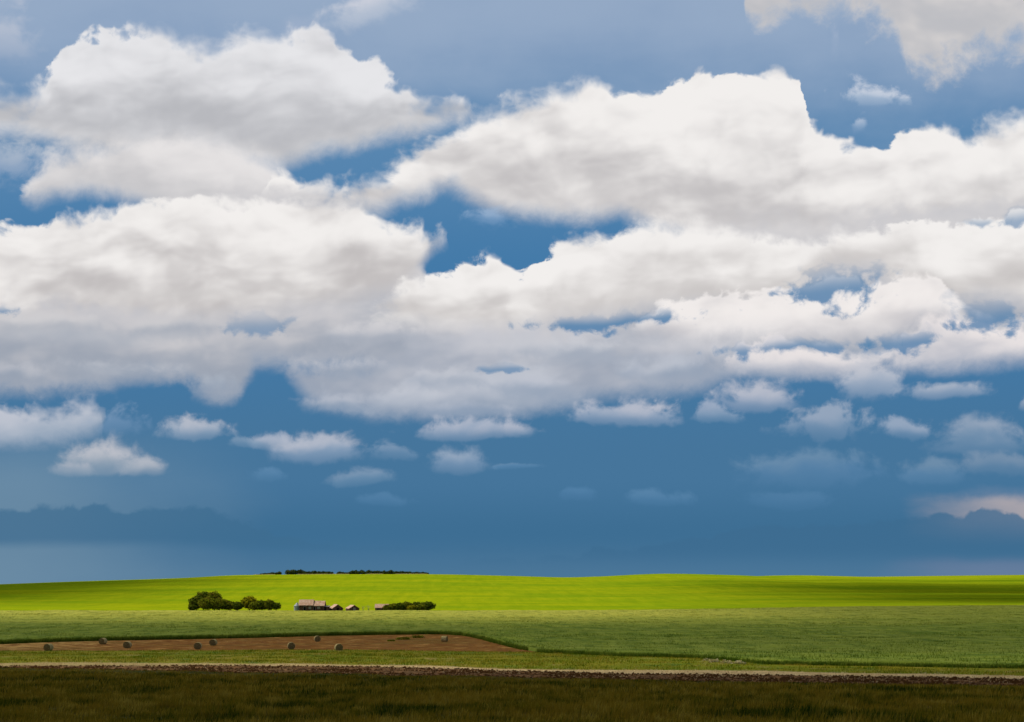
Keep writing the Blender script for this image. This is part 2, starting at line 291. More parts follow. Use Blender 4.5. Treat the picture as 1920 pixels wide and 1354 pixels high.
def air(U, V, wa, wb, n1, n2, n3, puff, rel, big, ft):
    # ---- air behind the clouds: slate blue rain bank
    st = mixc(smooth(V, 0.0, 3.0), lin((134, 158, 190)), lin((88, 134, 176)))
    st = mixc(smooth(V, 2.6, 5.2), st, lin((68, 122, 168)))
    st = mixc(smooth(V, 5.5, 8.8), st, lin((70, 117, 155)))
    st = mixc(smooth(V, 8.9, 10.0), st, lin((62, 110, 147)))
    st = mixc(smooth(V, 10.0, 10.8), st, lin((74, 117, 151)))
    veil = smooth(V + n1 * 1.2 + ft * 1.6 + big * 3.0, 3.2, -0.6) * 0.72
    st = mixc(veil, st, lin((154, 174, 200)))
    # pale rain curtain low on the left
    lf = smooth(U + big * 2.5, 5.6, 0.0) * smooth(V + ft * 0.4, 7.6, 9.2)
    st = mixc(lf * 0.5, st, lin((128, 155, 174)))
    # pink light under the far right
    pk = smooth(U + ft * 2.0, 16.9, 19.2) * smooth(V + ft * 0.3 + n2 * 0.2, 9.2, 9.45) * smooth(V, 10.3, 9.6)
    st = mixc(pk * 0.62, st, lin((200, 184, 180)))
    pk2 = smooth(U + ft * 2.0, 15.8, 18.6) * smooth(V + ft * .3, 10.35, 10.6)
    st = mixc(pk2 * 0.25, st, lin((150, 145, 170)))
    return st
AIR = make_group('air', SH, [], air)
def build_sky():
    out = new('ShaderNodeOutputWorld')
    sky = new('ShaderNodeTexSky', sky_type='NISHITA', sun_disc=False)
    sky.sun_elevation = R(SUN_EL); sky.sun_rotation = R(SUN_AZ)
    sc = new('ShaderNodeVectorMath', operation='SCALE'); link(sky.outputs[0], sc.inputs[0]); sc.inputs['Scale'].default_value = 0.085
    tc = new('ShaderNodeTexCoord'); sp = new('ShaderNodeSeparateXYZ'); link(tc.outputs['Generated'], sp.inputs[0])
    dx, dy, dz = (X(sp.outputs[i]) for i in range(3))
    yy = dy.max(0.08)
    U = dx / yy * (F / 100) + 9.6
    V = (HZ / 100) - dz / yy * (F / 100)
    frame = smooth(dy, 0.72, 0.84)
    # shared turbulence, one unit = 100 px of the photograph
    P = vec(U, V, 0.0)
    Ps = vec(U * 0.75, V * 1.15, 3.1)                # billows a little wider than tall
    wa = noise(P, 0.55, 3, 0.5) - 0.5
    wb = noise(vec(U, V, 7.7), 0.6, 3, 0.5) - 0.5
    U1 = U + wa * 0.7
    V1 = V + wb * 0.45
    Pw = vec(U1, V1 + U1 * 0.12, 1.0)
    n1 = noise(Pw, 0.95, 9, 0.60) - 0.5
    n2 = noise(vec(U1 * 0.9 + V1 * 0.35, V1 * 1.1 - U1 * 0.25, 11.0), 1.7, 8, 0.63) - 0.5
    n3 = noise(vec(U1, V1, 23.0), 4.2, 6, 0.62) - 0.5
    # billow relief: the same turbulence a little nearer the sun
    nr = noise(vec(U1 * 0.62 + 0.10, V1 * 1.15 - 0.28 + U1 * 0.08, 1.0), 0.95, 3, 0.5) - 0.5
    nq = noise(vec(U1 * 0.62, V1 * 1.15 + U1 * 0.08, 1.0), 0.95, 3, 0.5) - 0.5
    rel = (nq - nr)
    big = noise(vec(U * 0.5, V * 1.1, 5.0), 0.55, 4, 0.5) - 0.5
    ft = noise(vec(U1 * 0.42, V1 * 1.35 + U1 * 0.06, 41.0), 0.95, 4, 0.5) - 0.5
    vo = new('ShaderNodeTexVoronoi', feature='SMOOTH_F1', voronoi_dimensions='2D'); link(vec(U1 + n2 * 0.25, V1 * 1.15, 2.0), vo.inputs['Vector'])
    vo.inputs['Scale'].default_value = 2.1; vo.inputs['Smoothness'].default_value = 0.35
    try: vo.inputs['Detail'].default_value = 2.0; vo.inputs['Roughness'].default_value = 0.5
    except Exception: pass
    puff = X(vo.outputs['Distance']) - 0.35
    # ---- the clouds of the photograph, in patches of sky: each patch only works out the clouds that reach into it
    shared = [U, V, wa, wb, n1, n2, n3, puff, rel, big, ft]
    base = call_group(AIR, *shared)
    def patch(u0, u1, v0, v1):
        col = base; n = 0
        for g, ext in OPS:
            hit = False
            for u in np.linspace(u0 - 0.45, u1 + 0.45, 24):
                t_, b_ = ext(u)
                if t_ < b_ and t_ < v1 and b_ > v0: hit = True; break
            if not hit: continue
            cb = new('ShaderNodeRGBToBW'); link(col, cb.inputs[0])     # waits for the cloud behind it
            e = X(cb.outputs[0])
            col = call_group(g, e._m('MULTIPLY_ADD', 1e-6, U), e._m('MULTIPLY_ADD', 1e-6, V), *shared[2:], col); n += 1
        counts.append(n)
        bg = new('ShaderNodeBackground'); link(col, bg.inputs[0])
        return bg.outputs[0]
    counts = []
    def split(fac, a, b):
        m = new('ShaderNodeMixShader'); link(fac.v, m.inputs[0]); link(a, m.inputs[1]); link(b, m.inputs[2])
        return m.outputs[0]
    US = [-3, 4.8, 9.6, 14.4, 22.5]; VS = [-9, 1.6, 3.3, 4.9, 6.3, 7.2, 8.0, 9.1, 99]
    rows = []
    for k in range(len(VS) - 1):
        r_ = patch(US[0], US[1], VS[k], VS[k + 1])
        for q in range(1, len(US) - 1):
            r_ = split(U._m('GREATER_THAN', US[q]), r_, patch(US[q], US[q + 1], VS[k], VS[k + 1]))
        rows.append(r_)
    def tree(k0, k1):
        if k1 - k0 == 1: return rows[k0]
        m = (k0 + k1) // 2
        return split(V._m('GREATER_THAN', VS[m]), tree(k0, m), tree(m, k1))
    view = tree(0, len(rows))
    print('patches', counts)
    # ---- the rest of the sky: broken cloud on one high sheet
    zz = dz.max(0.0) + 0.12
    G = vec(dx / zz, dy / zz, 0.0)
    gn = noise(G, 0.9, 6, 0.55, dist=0.3)
    gs = noise(G, 2.2, 5, 0.5)
    gcol = mixc(smooth(gn + gs * 0.25, 0.5, 0.8), lin((205, 208, 215)), lin((148, 156, 170)))
    rest = mixc(smooth(gn, 0.44, 0.56), sc.outputs[0], gcol)
    # haze at the rest of the horizon
    rest = mixc(smooth(dz, 0.12, 0.0), rest, lin((90, 128, 162)))
    bg = new('ShaderNodeBackground'); link(rest, bg.inputs[0])
    view = split(frame, bg.outputs[0], view)
    low = new('ShaderNodeBackground'); low.inputs[0].default_value = (*lin((60, 75, 50)), 1)
    view = split(smooth(dz, -0.02, -0.04), view, low.outputs[0])
    link(view, out.inputs[0])
build_sky()
S.world = W
W.cycles.sampling_method = 'MANUAL'; W.cycles.sample_map_resolution = 256
S.render.film_transparent = False
#@@GEOMETRY
# ================================================================== materials
def mat(name, build):
    m = bpy.data.materials.new(name); m.use_nodes = True
    X.nt = m.node_tree; X.nt.nodes.clear()
    out = new('ShaderNodeOutputMaterial')
    link(build(), out.inputs[0])
    return m
def objpos():
    g = new('ShaderNodeNewGeometry'); sp = new('ShaderNodeSeparateXYZ'); link(g.outputs['Position'], sp.inputs[0])
    return X(sp.outputs[0]), X(sp.outputs[1]), X(sp.outputs[2])
def local():
    g = new('ShaderNodeTexCoord'); sp = new('ShaderNodeSeparateXYZ'); link(g.outputs['Object'], sp.inputs[0])
    return X(sp.outputs[0]), X(sp.outputs[1]), X(sp.outputs[2])
def pbsdf(color, rough=0.9, spec=0.1, bump=None, bd=0.1, metal=0.0):
    b = new('ShaderNodeBsdfPrincipled')
    if isinstance(color, tuple): b.inputs['Base Color'].default_value = (*color[:3], 1)
    else: link(color, b.inputs['Base Color'])
    if isinstance(rough, X): link(rough.v, b.inputs['Roughness'])
    else: b.inputs['Roughness'].default_value = rough
    b.inputs['Specular IOR Level'].default_value = spec; b.inputs['Metallic'].default_value = metal
    if bump is not None:
        bn = new('ShaderNodeBump'); link(bump.v, bn.inputs['Height']); bn.inputs['Distance'].default_value = bd; bn.inputs['Strength'].default_value = 1.0
        link(bn.outputs[0], b.inputs['Normal'])
    return b.outputs[0]
def leafy(color, trans=0.25):
    """diffuse blade or leaf that lets some light through"""
    d = new('ShaderNodeBsdfDiffuse'); t = new('ShaderNodeBsdfTranslucent'); m = new('ShaderNodeMixShader')
    for n in (d, t):
        if isinstance(color, tuple): n.inputs['Color'].default_value = (*color[:3], 1)
        else: link(color, n.inputs['Color'])
    m.inputs[0].default_value = trans; link(d.outputs[0], m.inputs[1]); link(t.outputs[0], m.inputs[2])
    return m.outputs[0]
def attr(name):
    a = new('ShaderNodeAttribute'); a.attribute_name = name; return X(a.outputs['Fac'])

def m_meadow_f():
    x, y, z = objpos()
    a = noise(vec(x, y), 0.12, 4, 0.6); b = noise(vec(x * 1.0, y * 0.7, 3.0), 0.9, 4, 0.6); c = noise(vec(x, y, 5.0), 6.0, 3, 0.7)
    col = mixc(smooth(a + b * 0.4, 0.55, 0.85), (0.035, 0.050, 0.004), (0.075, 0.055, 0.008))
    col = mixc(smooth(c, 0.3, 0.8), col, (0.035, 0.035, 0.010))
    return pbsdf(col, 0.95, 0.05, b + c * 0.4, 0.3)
def m_plough_f():
    x, y, z = objpos()
    a = noise(vec(x, y), 0.25, 4, 0.6); b = noise(vec(x, y * 0.5, 3.0), 1.5, 5, 0.75)
    col = mixc(smooth(b, 0.38, 0.66), (0.055, 0.024, 0.006), (0.26, 0.130, 0.050))
    col = mixc(smooth(a, 0.45, 0.7) * smooth(x, 10.0, -40.0, 0.1, 0.6), col, (0.32, 0.20, 0.09))
    return pbsdf(col, 0.95, 0.05, b, 0.35)
def m_stubble_f():
    x, y, z = objpos()
    a = noise(vec(x, y), 0.5, 4, 0.6); b = noise(vec(x, y, 3.0), 4.0, 5, 0.75)
    col = mixc(smooth(b + a * 0.4, 0.45, 0.85), (0.40, 0.26, 0.10), (0.88, 0.66, 0.34))
    col = mixc(smooth(x, 0.0, -45.0) * 0.5, col, (0.26, 0.22, 0.05))
    return pbsdf(col, 0.95, 0.05, b, 0.25)
def m_verge_f():
    x, y, z = objpos()
    a = noise(vec(x * 0.8, y * 0.6), 0.10, 5, 0.6); b = noise(vec(x * 0.8, y * 0.5, 3.0), 0.30, 5, 0.7); c = noise(vec(x, y, 5.0), 5.0, 3, 0.7)
    col = mixc(smooth(a, 0.35, 0.65), (0.15, 0.180, 0.003), (0.22, 0.19, 0.006))
    col = mixc(smooth(b, 0.56, 0.72) * 0.7, col, (0.34, 0.24, 0.09))
    col = mixc(smooth(b, 0.44, 0.3) * 0.8, col, (0.065, 0.13, 0.018))
    col = mixc(smooth(c, 0.3, 0.8) * 0.3, col, (0.10, 0.14, 0.02))
    return pbsdf(col, 0.95, 0.05, b * 0.8 + c * 0.2, 0.5)
def m_hay_f():
    x, y, z = objpos()
    a = noise(vec(x * 0.35, y), 0.10, 4, 0.55); b = noise(vec(x * 0.4, y, 3.0), 0.7, 5, 0.7); c = noise(vec(x, y, 5.0), 3.0, 3, 0.7)
    col = mixc(smooth(b, 0.36, 0.64), (0.110, 0.040, 0.003), (0.250, 0.105, 0.016))
    left = smooth(x, -55.0, -85.0)
    col = mixc(smooth(b + c * 0.2 + left * 0.12, 0.66, 0.80), col, (0.50, 0.32, 0.10))
    col = mixc(smooth(a, 0.5, 0.32) * 0.6, col, (0.135, 0.082, 0.012))
    return pbsdf(col, 0.95, 0.05, b, 0.3)
def crop_color(x, y):
    a = noise(vec(x * 0.35, y * 1.0), 0.03, 4, 0.55); b = noise(vec(x * 0.4, y * 1.1, 3.0), 0.22, 5, 0.68); c = noise(vec(x, y, 5.0), 1.5, 3, 0.7)
    col = mixc(smooth(b, 0.30, 0.70), (0.085, 0.138, 0.010), (0.190, 0.235, 0.026))
    col = mixc(smooth(a, 0.35, 0.7) * 0.5, col, (0.160, 0.190, 0.026))
    # sun on the rise painted in: crop colour brighter and yellower there
    far = smooth(y + a * 120.0, 370.0, 580.0) * smooth(x, 160.0, 40.0, 0.45, 1.0)
    col = mixc(far * 0.75, col, (0.370, 0.355, 0.050))
    w = noise(vec(x * 0.30 + y * 0.03, y * 0.055, 8.0), 1.0, 4, 0.62)
    col = mixc(smooth(w, 0.50, 0.72) * 0.55, col, (0.040, 0.085, 0.004))
    col = mixc(smooth(w, 0.46, 0.28) * 0.5, col, (0.260, 0.300, 0.045))
    return mixc(smooth(c, 0.3, 0.75) * 0.2, col, (0.10, 0.16, 0.02)), b, c
def m_crop_f():
    x, y, z = objpos()
    col, b, c = crop_color(x, y)
    return pbsdf(col, 0.95, 0.05, b + c * 0.15, 1.2)
def m_cropblade_f():
    x, y, z = objpos()
    col, b, c = crop_color(x, y)
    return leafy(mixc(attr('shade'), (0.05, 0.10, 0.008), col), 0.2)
def m_hill_f():
    x, y, z = objpos()
    a = noise(vec(x * 0.3, y), 0.012, 6, 0.6); b = noise(vec(x * 0.35, y, 3.0), 0.05, 6, 0.7); c = noise(vec(x, y * 0.5, 5.0), 0.35, 4, 0.75)
    col = mixc(smooth(a, 0.35, 0.65), (0.140, 0.225, 0.005), (0.225, 0.275, 0.005))
    col = mixc(smooth(b, 0.4, 0.7) * 0.45, col, (0.280, 0.290, 0.005))
    w = noise(vec(x * 0.13 + y * 0.006, y * 0.014, 8.0), 1.0, 5, 0.7)
    col = mixc(smooth(w, 0.45, 0.70) * 0.38, col, (0.110, 0.180, 0.004))
    col = mixc(smooth(w, 0.46, 0.26) * 0.3, col, (0.320, 0.325, 0.010))
    # thin darker drill lines along the slope
    t = noise(vec(x * 0.02, y, 9.0), 0.06, 2, 0.6)
    col = mixc(smooth(t, 0.6, 0.68) * 0.3, col, (0.095, 0.170, 0.002))
    col = mixc(smooth(c, 0.4, 0.75) * 0.4, col, (0.120, 0.195, 0.004))
    return pbsdf(col, 0.95, 0.0, b + c * 0.1, 0.6)
def m_grass_f():
    x, y, z = objpos()
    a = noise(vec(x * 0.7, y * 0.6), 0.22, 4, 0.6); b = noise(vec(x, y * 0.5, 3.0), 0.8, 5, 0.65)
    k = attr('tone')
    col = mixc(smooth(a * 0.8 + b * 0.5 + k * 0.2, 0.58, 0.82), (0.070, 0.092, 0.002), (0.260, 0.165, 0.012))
    col = mixc(smooth(a * 0.5 + b * 0.5, 0.48, 0.38) * 0.9, col, (0.012, 0.032, 0.002))  # dark patches painted in for the shade in hollows between tussocks
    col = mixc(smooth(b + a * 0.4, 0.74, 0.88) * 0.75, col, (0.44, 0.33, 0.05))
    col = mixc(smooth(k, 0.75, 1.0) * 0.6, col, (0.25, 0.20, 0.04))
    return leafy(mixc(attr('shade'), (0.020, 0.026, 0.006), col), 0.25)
def m_vergeblade_f():
    x, y, z = objpos(); k = attr('tone') * 0.6 + noise(vec(x * 0.8, y * 0.5, 3.0), 0.30, 5, 0.7) * 1.5 - 0.5
    col = mixc(smooth(k, 0.3, 0.9), (0.085, 0.145, 0.002), (0.36, 0.28, 0.03))
    return leafy(col, 0.25)
MEADOW, PLOUGH, STUBBLE, VERGE = mat('meadow_ground', m_meadow_f), mat('ploughed_soil', m_plough_f), mat('straw_stubble', m_stubble_f), mat('verge_grass', m_verge_f)
HAY, CROP, HILL = mat('mown_hay_ground', m_hay_f), mat('green_crop', m_crop_f), mat('yellow_green_crop', m_hill_f)
CROPB, GRASS, VBLADE = mat('crop_blades', m_cropblade_f), mat('meadow_blades', m_grass_f), mat('verge_blades', m_vergeblade_f)
STRAW = mat('straw', lambda: leafy(mixc(attr('tone'), (0.42, 0.29, 0.12), (0.85, 0.66, 0.36)), 0.15))

# ================================================================== terrain
YK = np.array([-3000, -600, -200, 0, 20, 45, 80, 120, 160, 215, 260, 300, 450, 540, 600, 640, 700, 800, 900, 1200, 1450, 1500, 1550, 1700, 2500, 5000, 12000.])
ZK = np.array([-30, -12, -4, -1.9, -2.9, -4.55, -6.6, -8.3, -9.25, -10.75, -11.4, -11.9, -13.1, -13.8, -14.25, -14.55, -14.9, -13.6, -11.2, -4.2, 0, 0, 0, -3, -25, -60, -160.])
def pchip(xk, yk, x):
    h = np.diff(xk); d = np.diff(yk) / h
    m = np.zeros(len(xk)); m[0], m[-1] = d[0], d[-1]
    for i in range(1, len(xk) - 1):
        if d[i - 1] * d[i] > 0:
            w1 = 2 * h[i] + h[i - 1]; w2 = h[i] + 2 * h[i - 1]
            m[i] = (w1 + w2) / (w1 / d[i - 1] + w2 / d[i])
    x = np.clip(x, xk[0], xk[-1]); i = np.clip(np.searchsorted(xk, x) - 1, 0, len(h) - 1)
    t = (x - xk[i]) / h[i]; t2 = t * t; t3 = t2 * t
    return (2*t3-3*t2+1)*yk[i] + (t3-2*t2+t)*h[i]*m[i] + (-2*t3+3*t2)*yk[i+1] + (t3-t2)*h[i]*m[i+1]
# height of the ridge at 1500 m along x, above the eye
CRX = np.array([-4000, -1500, -800, -540, -428, -320, -270, -90, 0, 56, 90, 157, 225, 250, 287, 330, 360, 450, 540, 900, 4000.])
CRZ = np.array([-60, -22, -12, -6.8, -2.6, 1.2, 3.8, 4.6, 2.8, 1.4, 2.3, 5.1, 3.6, 2.7, 3.5, 2.6, 2.0, 3.0, 4.0, 5.5, -10.])
def sstep(x, a, b):
    t = np.clip((x - a) / (b - a), 0, 1); return t * t * (3 - 2 * t)
def vnoise(x, y, s, seed=0):
    """smooth value noise, numpy"""
    x = np.asarray(x, float) / s; y = np.asarray(y, float) / s
    xi = np.floor(x).astype(np.int64); yi = np.floor(y).astype(np.int64); fx = x - xi; fy = y - yi
    fx = fx * fx * (3 - 2 * fx); fy = fy * fy * (3 - 2 * fy)
    def hsh(a, b):
        n = (a * 374761393 + b * 668265263 + seed * 1442695041) & 0xffffffff
        n = ((n ^ (n >> 13)) * 1274126177) & 0xffffffff
        return ((n ^ (n >> 16)) & 0xffff) / 65535.0
    return (hsh(xi, yi) * (1 - fx) + hsh(xi + 1, yi) * fx) * (1 - fy) + (hsh(xi, yi + 1) * (1 - fx) + hsh(xi + 1, yi + 1) * fx) * fy - 0.5
def ground(x, y):
    x = np.asarray(x, float); y = np.asarray(y, float)
    z = pchip(YK, ZK, y)
    z = z + pchip(CRX, CRZ, x * 1500 / np.maximum(y, 1500.0)) * sstep(y, 720, 1480) * (1 - sstep(y, 1700, 4000))
    z = z + sstep(x, 0, 220) * sstep(y, 330, 600) * (1 - sstep(y, 700, 1100)) * 2.3
    z = z + sstep(-x, 60, 220) * sstep(y, 640, 700) * (1 - sstep(y, 720, 1100)) * 0.4
    z = z + vnoise(x, y, 45, 3) * 0.25 * sstep(y, 40, 120) * (1 - sstep(y, 500, 640)) + vnoise(x, y, 9, 4) * 0.12 * (1 - sstep(y, 110, 200)) * sstep(y, 5, 30)
    z = z + vnoise(x, y, 160, 5) * 1.3 * sstep(y, 780, 950) * (1 - sstep(y, 1250, 1480))
    return z
def gz(x, y): return float(ground(x, y)) + CZ
def hit(px, py, y0=15, y1=1700, lift=0.0):
    """first point of the ground seen in a direction of the photograph"""
    ys = np.linspace(y0, y1, 6000); xs = ys * (px - 960) / F
    g = ground(xs, ys) + lift - (HZ - py) / F * ys
    k = np.argmax(g > 0)
    if not (g > 0).any(): k = len(ys) - 1
    return float(xs[k]), float(ys[k])
def curve(pts, lo=None, hi=None, ext=()):
    """field boundary y(x) traced on the ground"""
    P = sorted([hit(a, b) for a, b in pts] + list(ext))
    xs = np.array([p[0] for p in P]); ys = np.array([p[1] for p in P])
    return lambda x: np.interp(x, xs, ys)
B1 = curve([(0, 1252), (240, 1256), (480, 1261), (960, 1269), (1440, 1280), (1920, 1287)])
B2 = curve([(0, 1250), (240, 1249), (480, 1248), (720, 1251), (960, 1258), (1200, 1264), (1440, 1266), (1680, 1269), (1920, 1274)])
B3 = curve([(0, 1243), (480, 1244), (800, 1248), (960, 1256), (1200, 1257), (1440, 1258), (1680, 1264), (1920, 1268)])
B4 = curve([(0, 1221), (240, 1220), (480, 1219), (720, 1219), (960, 1223), (1010, 1223.5), (1080, 1227), (1160, 1231), (1300, 1234), (1380, 1240), (1440, 1246), (1600, 1249), (1920, 1254)])
B5r = [(0, 1208), (100, 1204), (200, 1201.5), (340, 1199), (480, 1196), (600, 1192.5), (720, 1190.5), (830, 1189.5), (870, 1192), (900, 1198), (930, 1206), (960, 1214), (990, 1220)]
_B5 = curve(B5r)
_xe = hit(1010, 1223.5)[0]
B5 = lambda x: np.where(np.asarray(x) > _xe, B4(x), np.maximum(_B5(x), B4(x)))
B6 = lambda x: 606 + 0 * np.asarray(x, float)

_b1, _b2, _b3, _b4 = B1, B2, B3, B4
B1 = lambda x: _b1(x) + 2.6 * vnoise(x, 0, 3.5, 61) + 1.2 * vnoise(x, 0, 1.1, 62)
B2 = lambda x: np.maximum(_b2(x) + 1.6 * vnoise(x, 0, 4.5, 63), B1(x) + 0.3)
B3 = lambda x: np.maximum(_b3(x) + 2.2 * vnoise(x, 0, 5.5, 64) + 0.8 * vnoise(x, 0, 1.2, 65), B2(x) + 0.3)
B4 = lambda x: _b4(x) + 3.0 * vnoise(x, 0, 5.0, 66) * sstep(_xe - np.asarray(x, float), -10, 4)
def meshobj(name, verts, faces, m, parent=None, smooth_=False, attrs=None):
    """one mesh from numpy arrays; faces (n, k)"""
    me = bpy.data.meshes.new(name)
    verts = np.asarray(verts, np.float32); faces = np.asarray(faces, np.int32)
    n, k = faces.shape
    me.vertices.add(len(verts)); me.vertices.foreach_set('co', verts.ravel())
    me.loops.add(n * k); me.loops.foreach_set('vertex_index', faces.ravel())
    me.polygons.add(n); me.polygons.foreach_set('loop_start', np.arange(0, n * k, k, dtype=np.int32))
    try: me.polygons.foreach_set('loop_total', np.full(n, k, np.int32))
    except Exception: pass
    if attrs:
        for an, av in attrs.items():
            a = me.attributes.new(an, 'FLOAT', 'POINT'); a.data.foreach_set('value', np.asarray(av, np.float32))
    me.update(calc_edges=True)
    if smooth_: me.shade_smooth()
    if m: me.materials.append(m)
    o = bpy.data.objects.new(name, me); C.objects.link(o)
    if parent: o.parent = parent
    return o
def tag(o, label=None, cat=None, group=None, kind=None):
    if label: o['label'] = label
    if cat: o['category'] = cat
    if group: o['group'] = group
    if kind: o['kind'] = kind
    return o
def xgrid():
    a = np.arange(-260, 261, 1.6)
    b = np.geomspace(262, 4500, 60)
    return np.concatenate([-b[::-1], a, b])
XS = xgrid()
def ribbon(name, f0, f1, rows, m, lift=0.0, kind='structure', power=1.0, disp=None, fade=True):
    t = np.linspace(0, 1, rows) ** power
    y0 = f0(XS); y1 = f1(XS)
    XX = np.repeat(XS[None, :], rows, 0); YY = y0[None, :] + (y1 - y0)[None, :] * t[:, None]
    ZZ = ground(XX, YY) + CZ + lift
    if disp is not None: ZZ = ZZ + disp(XX, YY) * (np.clip(np.minimum(t, 1 - t) * 6, 0, 1)[:, None] if fade else 1.0)
    n = len(XS)
    V_ = np.stack([XX, YY, ZZ], -1).reshape(-1, 3)
    i = np.arange(rows - 1)[:, None] * n + np.arange(n - 1)[None, :]
    Fc = np.stack([i, i + 1, i + 1 + n, i + n], -1).reshape(-1, 4)
    o = meshobj(name, V_, Fc, m, smooth_=True); o['kind'] = kind
    return o
const = lambda c: (lambda x: c + 0 * np.asarray(x, float))
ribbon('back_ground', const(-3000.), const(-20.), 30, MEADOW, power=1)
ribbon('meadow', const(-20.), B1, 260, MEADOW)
ribbon('ploughed_strip', B1, B2, 30, PLOUGH, disp=lambda x, y: 0.30 * vnoise(x, y, 2.2, 11))
ribbon('stubble_strip', B2, B3, 20, STUBBLE, disp=lambda x, y: 0.1 * vnoise(x, y, 1.7, 12))
ribbon('verge', B3, B4, 60, VERGE, disp=lambda x, y: 0.35 * vnoise(x * 0.6, y, 3.2, 13))
ribbon('hay_field', B4, B5, 40, HAY, disp=lambda x, y: 0.12 * vnoise(x * 0.5, y, 2.5, 14))
ribbon('crop_ground', B5, B6, 60, CROP)
def edge_dist(X_, Y_): return Y_ - B5(X_)
ribbon('crop_canopy', lambda x: B5(x) + 0.3, lambda x: B6(x) - 1.0, 420, CROP, lift=0.0, fade=False,
       disp=lambda x, y: np.clip(y / 270, 0.45, 1) * (0.72 + 0.34 * vnoise(x * 0.55, y, 2.6, 21) + 0.28 * vnoise(x * 0.35, y, 7.5, 22)) * sstep(y - B5(x), 0.29, 0.9))
ribbon('hill', B6, const(2400.), 420, HILL)
ribbon('far_ground', const(2400.), const(12000.), 40, HILL)
bpy.data.objects['crop_canopy']['kind'] = 'stuff'
tag(bpy.data.objects['crop_canopy'], 'dense green standing crop rolling up to the farmstead', 'crop')

# ------------------------------------------------------------------ blades
def blades(name, xs, ys, per, hgt, wid, spread, m, label, cat, lean=0.35, zoff=0.0, hvar=0.4, short=None, flat=False):
    """tufts of tapering blades as one mesh"""
    n = len(xs) * per
    bx = np.repeat(xs, per) + rng.normal(0, spread, n); by = np.repeat(ys, per) + rng.normal(0, spread, n)
    tone = np.clip(np.repeat(rng.random(len(xs)), per) * 0.7 + rng.random(n) * 0.4, 0, 1)
    h = np.repeat(hgt * (1 + hvar * (rng.random(len(xs)) - 0.5) * 2), per) * (0.6 + 0.6 * rng.random(n))
    if short is not None: h = h * short(bx, by)
    bz = ground(bx, by) + CZ + (zoff(bx, by) if callable(zoff) else zoff) - 0.03
    an = rng.random(n) * math.tau; wx = np.cos(an) * wid / 2; wy = np.sin(an) * wid / 2
    la = rng.random(n) * math.tau; lx = np.cos(la) * h * lean * rng.random(n) + 0.12 * h; ly = np.sin(la) * h * lean * rng.random(n)
    V_ = np.empty((n, 5, 3))
    V_[:, 0] = np.stack([bx - wx, by - wy, bz], -1); V_[:, 1] = np.stack([bx + wx, by + wy, bz], -1)
    V_[:, 2] = np.stack([bx + wx * .8 + lx * .35, by + wy * .8 + ly * .35, bz + h * .6], -1)
    V_[:, 3] = np.stack([bx - wx * .8 + lx * .35, by - wy * .8 + ly * .35, bz + h * .6], -1)
    V_[:, 4] = np.stack([bx + lx, by + ly, bz + h], -1)
    i = np.arange(n)[:, None] * 5
    Fc = np.concatenate([i + np.array([[0, 1, 2]]), i + np.array([[0, 2, 3]]), i + np.array([[3, 2, 4]])])
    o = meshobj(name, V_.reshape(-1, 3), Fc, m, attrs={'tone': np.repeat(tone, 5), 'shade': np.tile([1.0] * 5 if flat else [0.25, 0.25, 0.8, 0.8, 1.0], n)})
    tag(o, label, cat, kind='stuff'); return o
def scatter(n, y0, y1, slope=0.42, pad=6):
    """points over the wedge of ground in and just beside the view"""
    y = np.sqrt(rng.random(n * 2) * (y1 ** 2 - y0 ** 2) + y0 ** 2); x = (rng.random(n * 2) * 2 - 1) * (y * slope + pad)
    return x[:n], y[:n]
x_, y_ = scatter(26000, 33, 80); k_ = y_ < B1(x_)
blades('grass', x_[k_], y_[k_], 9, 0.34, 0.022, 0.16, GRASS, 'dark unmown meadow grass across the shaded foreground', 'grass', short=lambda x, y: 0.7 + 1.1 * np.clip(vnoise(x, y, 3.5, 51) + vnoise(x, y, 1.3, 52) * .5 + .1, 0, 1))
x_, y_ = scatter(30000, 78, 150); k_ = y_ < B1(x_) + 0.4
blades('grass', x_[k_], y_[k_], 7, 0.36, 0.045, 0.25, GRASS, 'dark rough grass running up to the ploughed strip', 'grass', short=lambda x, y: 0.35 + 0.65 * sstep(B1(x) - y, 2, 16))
x_, y_ = scatter(36000, 120, 240); k_ = (y_ > B3(x_) + 0.3) & (y_ < B4(x_) - 0.3) & (rng.random(36000) < 0.75)
blades('verge_grass', x_[k_], y_[k_], 6, 0.22, 0.05, 0.45, VBLADE, 'yellow-green rough grass between stubble and hay field', 'grass')
x_, y_ = scatter(30000, 100, 200); k_ = (y_ + rng.normal(0, 1.5, 30000) > B2(x_)) & (y_ + rng.normal(0, 1.5, 30000) < B3(x_))
blades('straw', x_[k_], y_[k_], 5, 0.14, 0.04, 0.2, STRAW, 'pale straw stubble in a thin line beside the ploughed soil', 'straw', 1.2)
x_, y_ = scatter(26000, 100, 200); k_ = (y_ > B1(x_)) & (y_ < B2(x_)) & (rng.random(26000) < 0.1 + 0.6 * sstep(y_, B1(x_), B2(x_)))
blades('straw', x_[k_], y_[k_], 4, 0.12, 0.04, 0.2, STRAW, 'loose straw scattered over the dark ploughed soil', 'straw', 1.2)
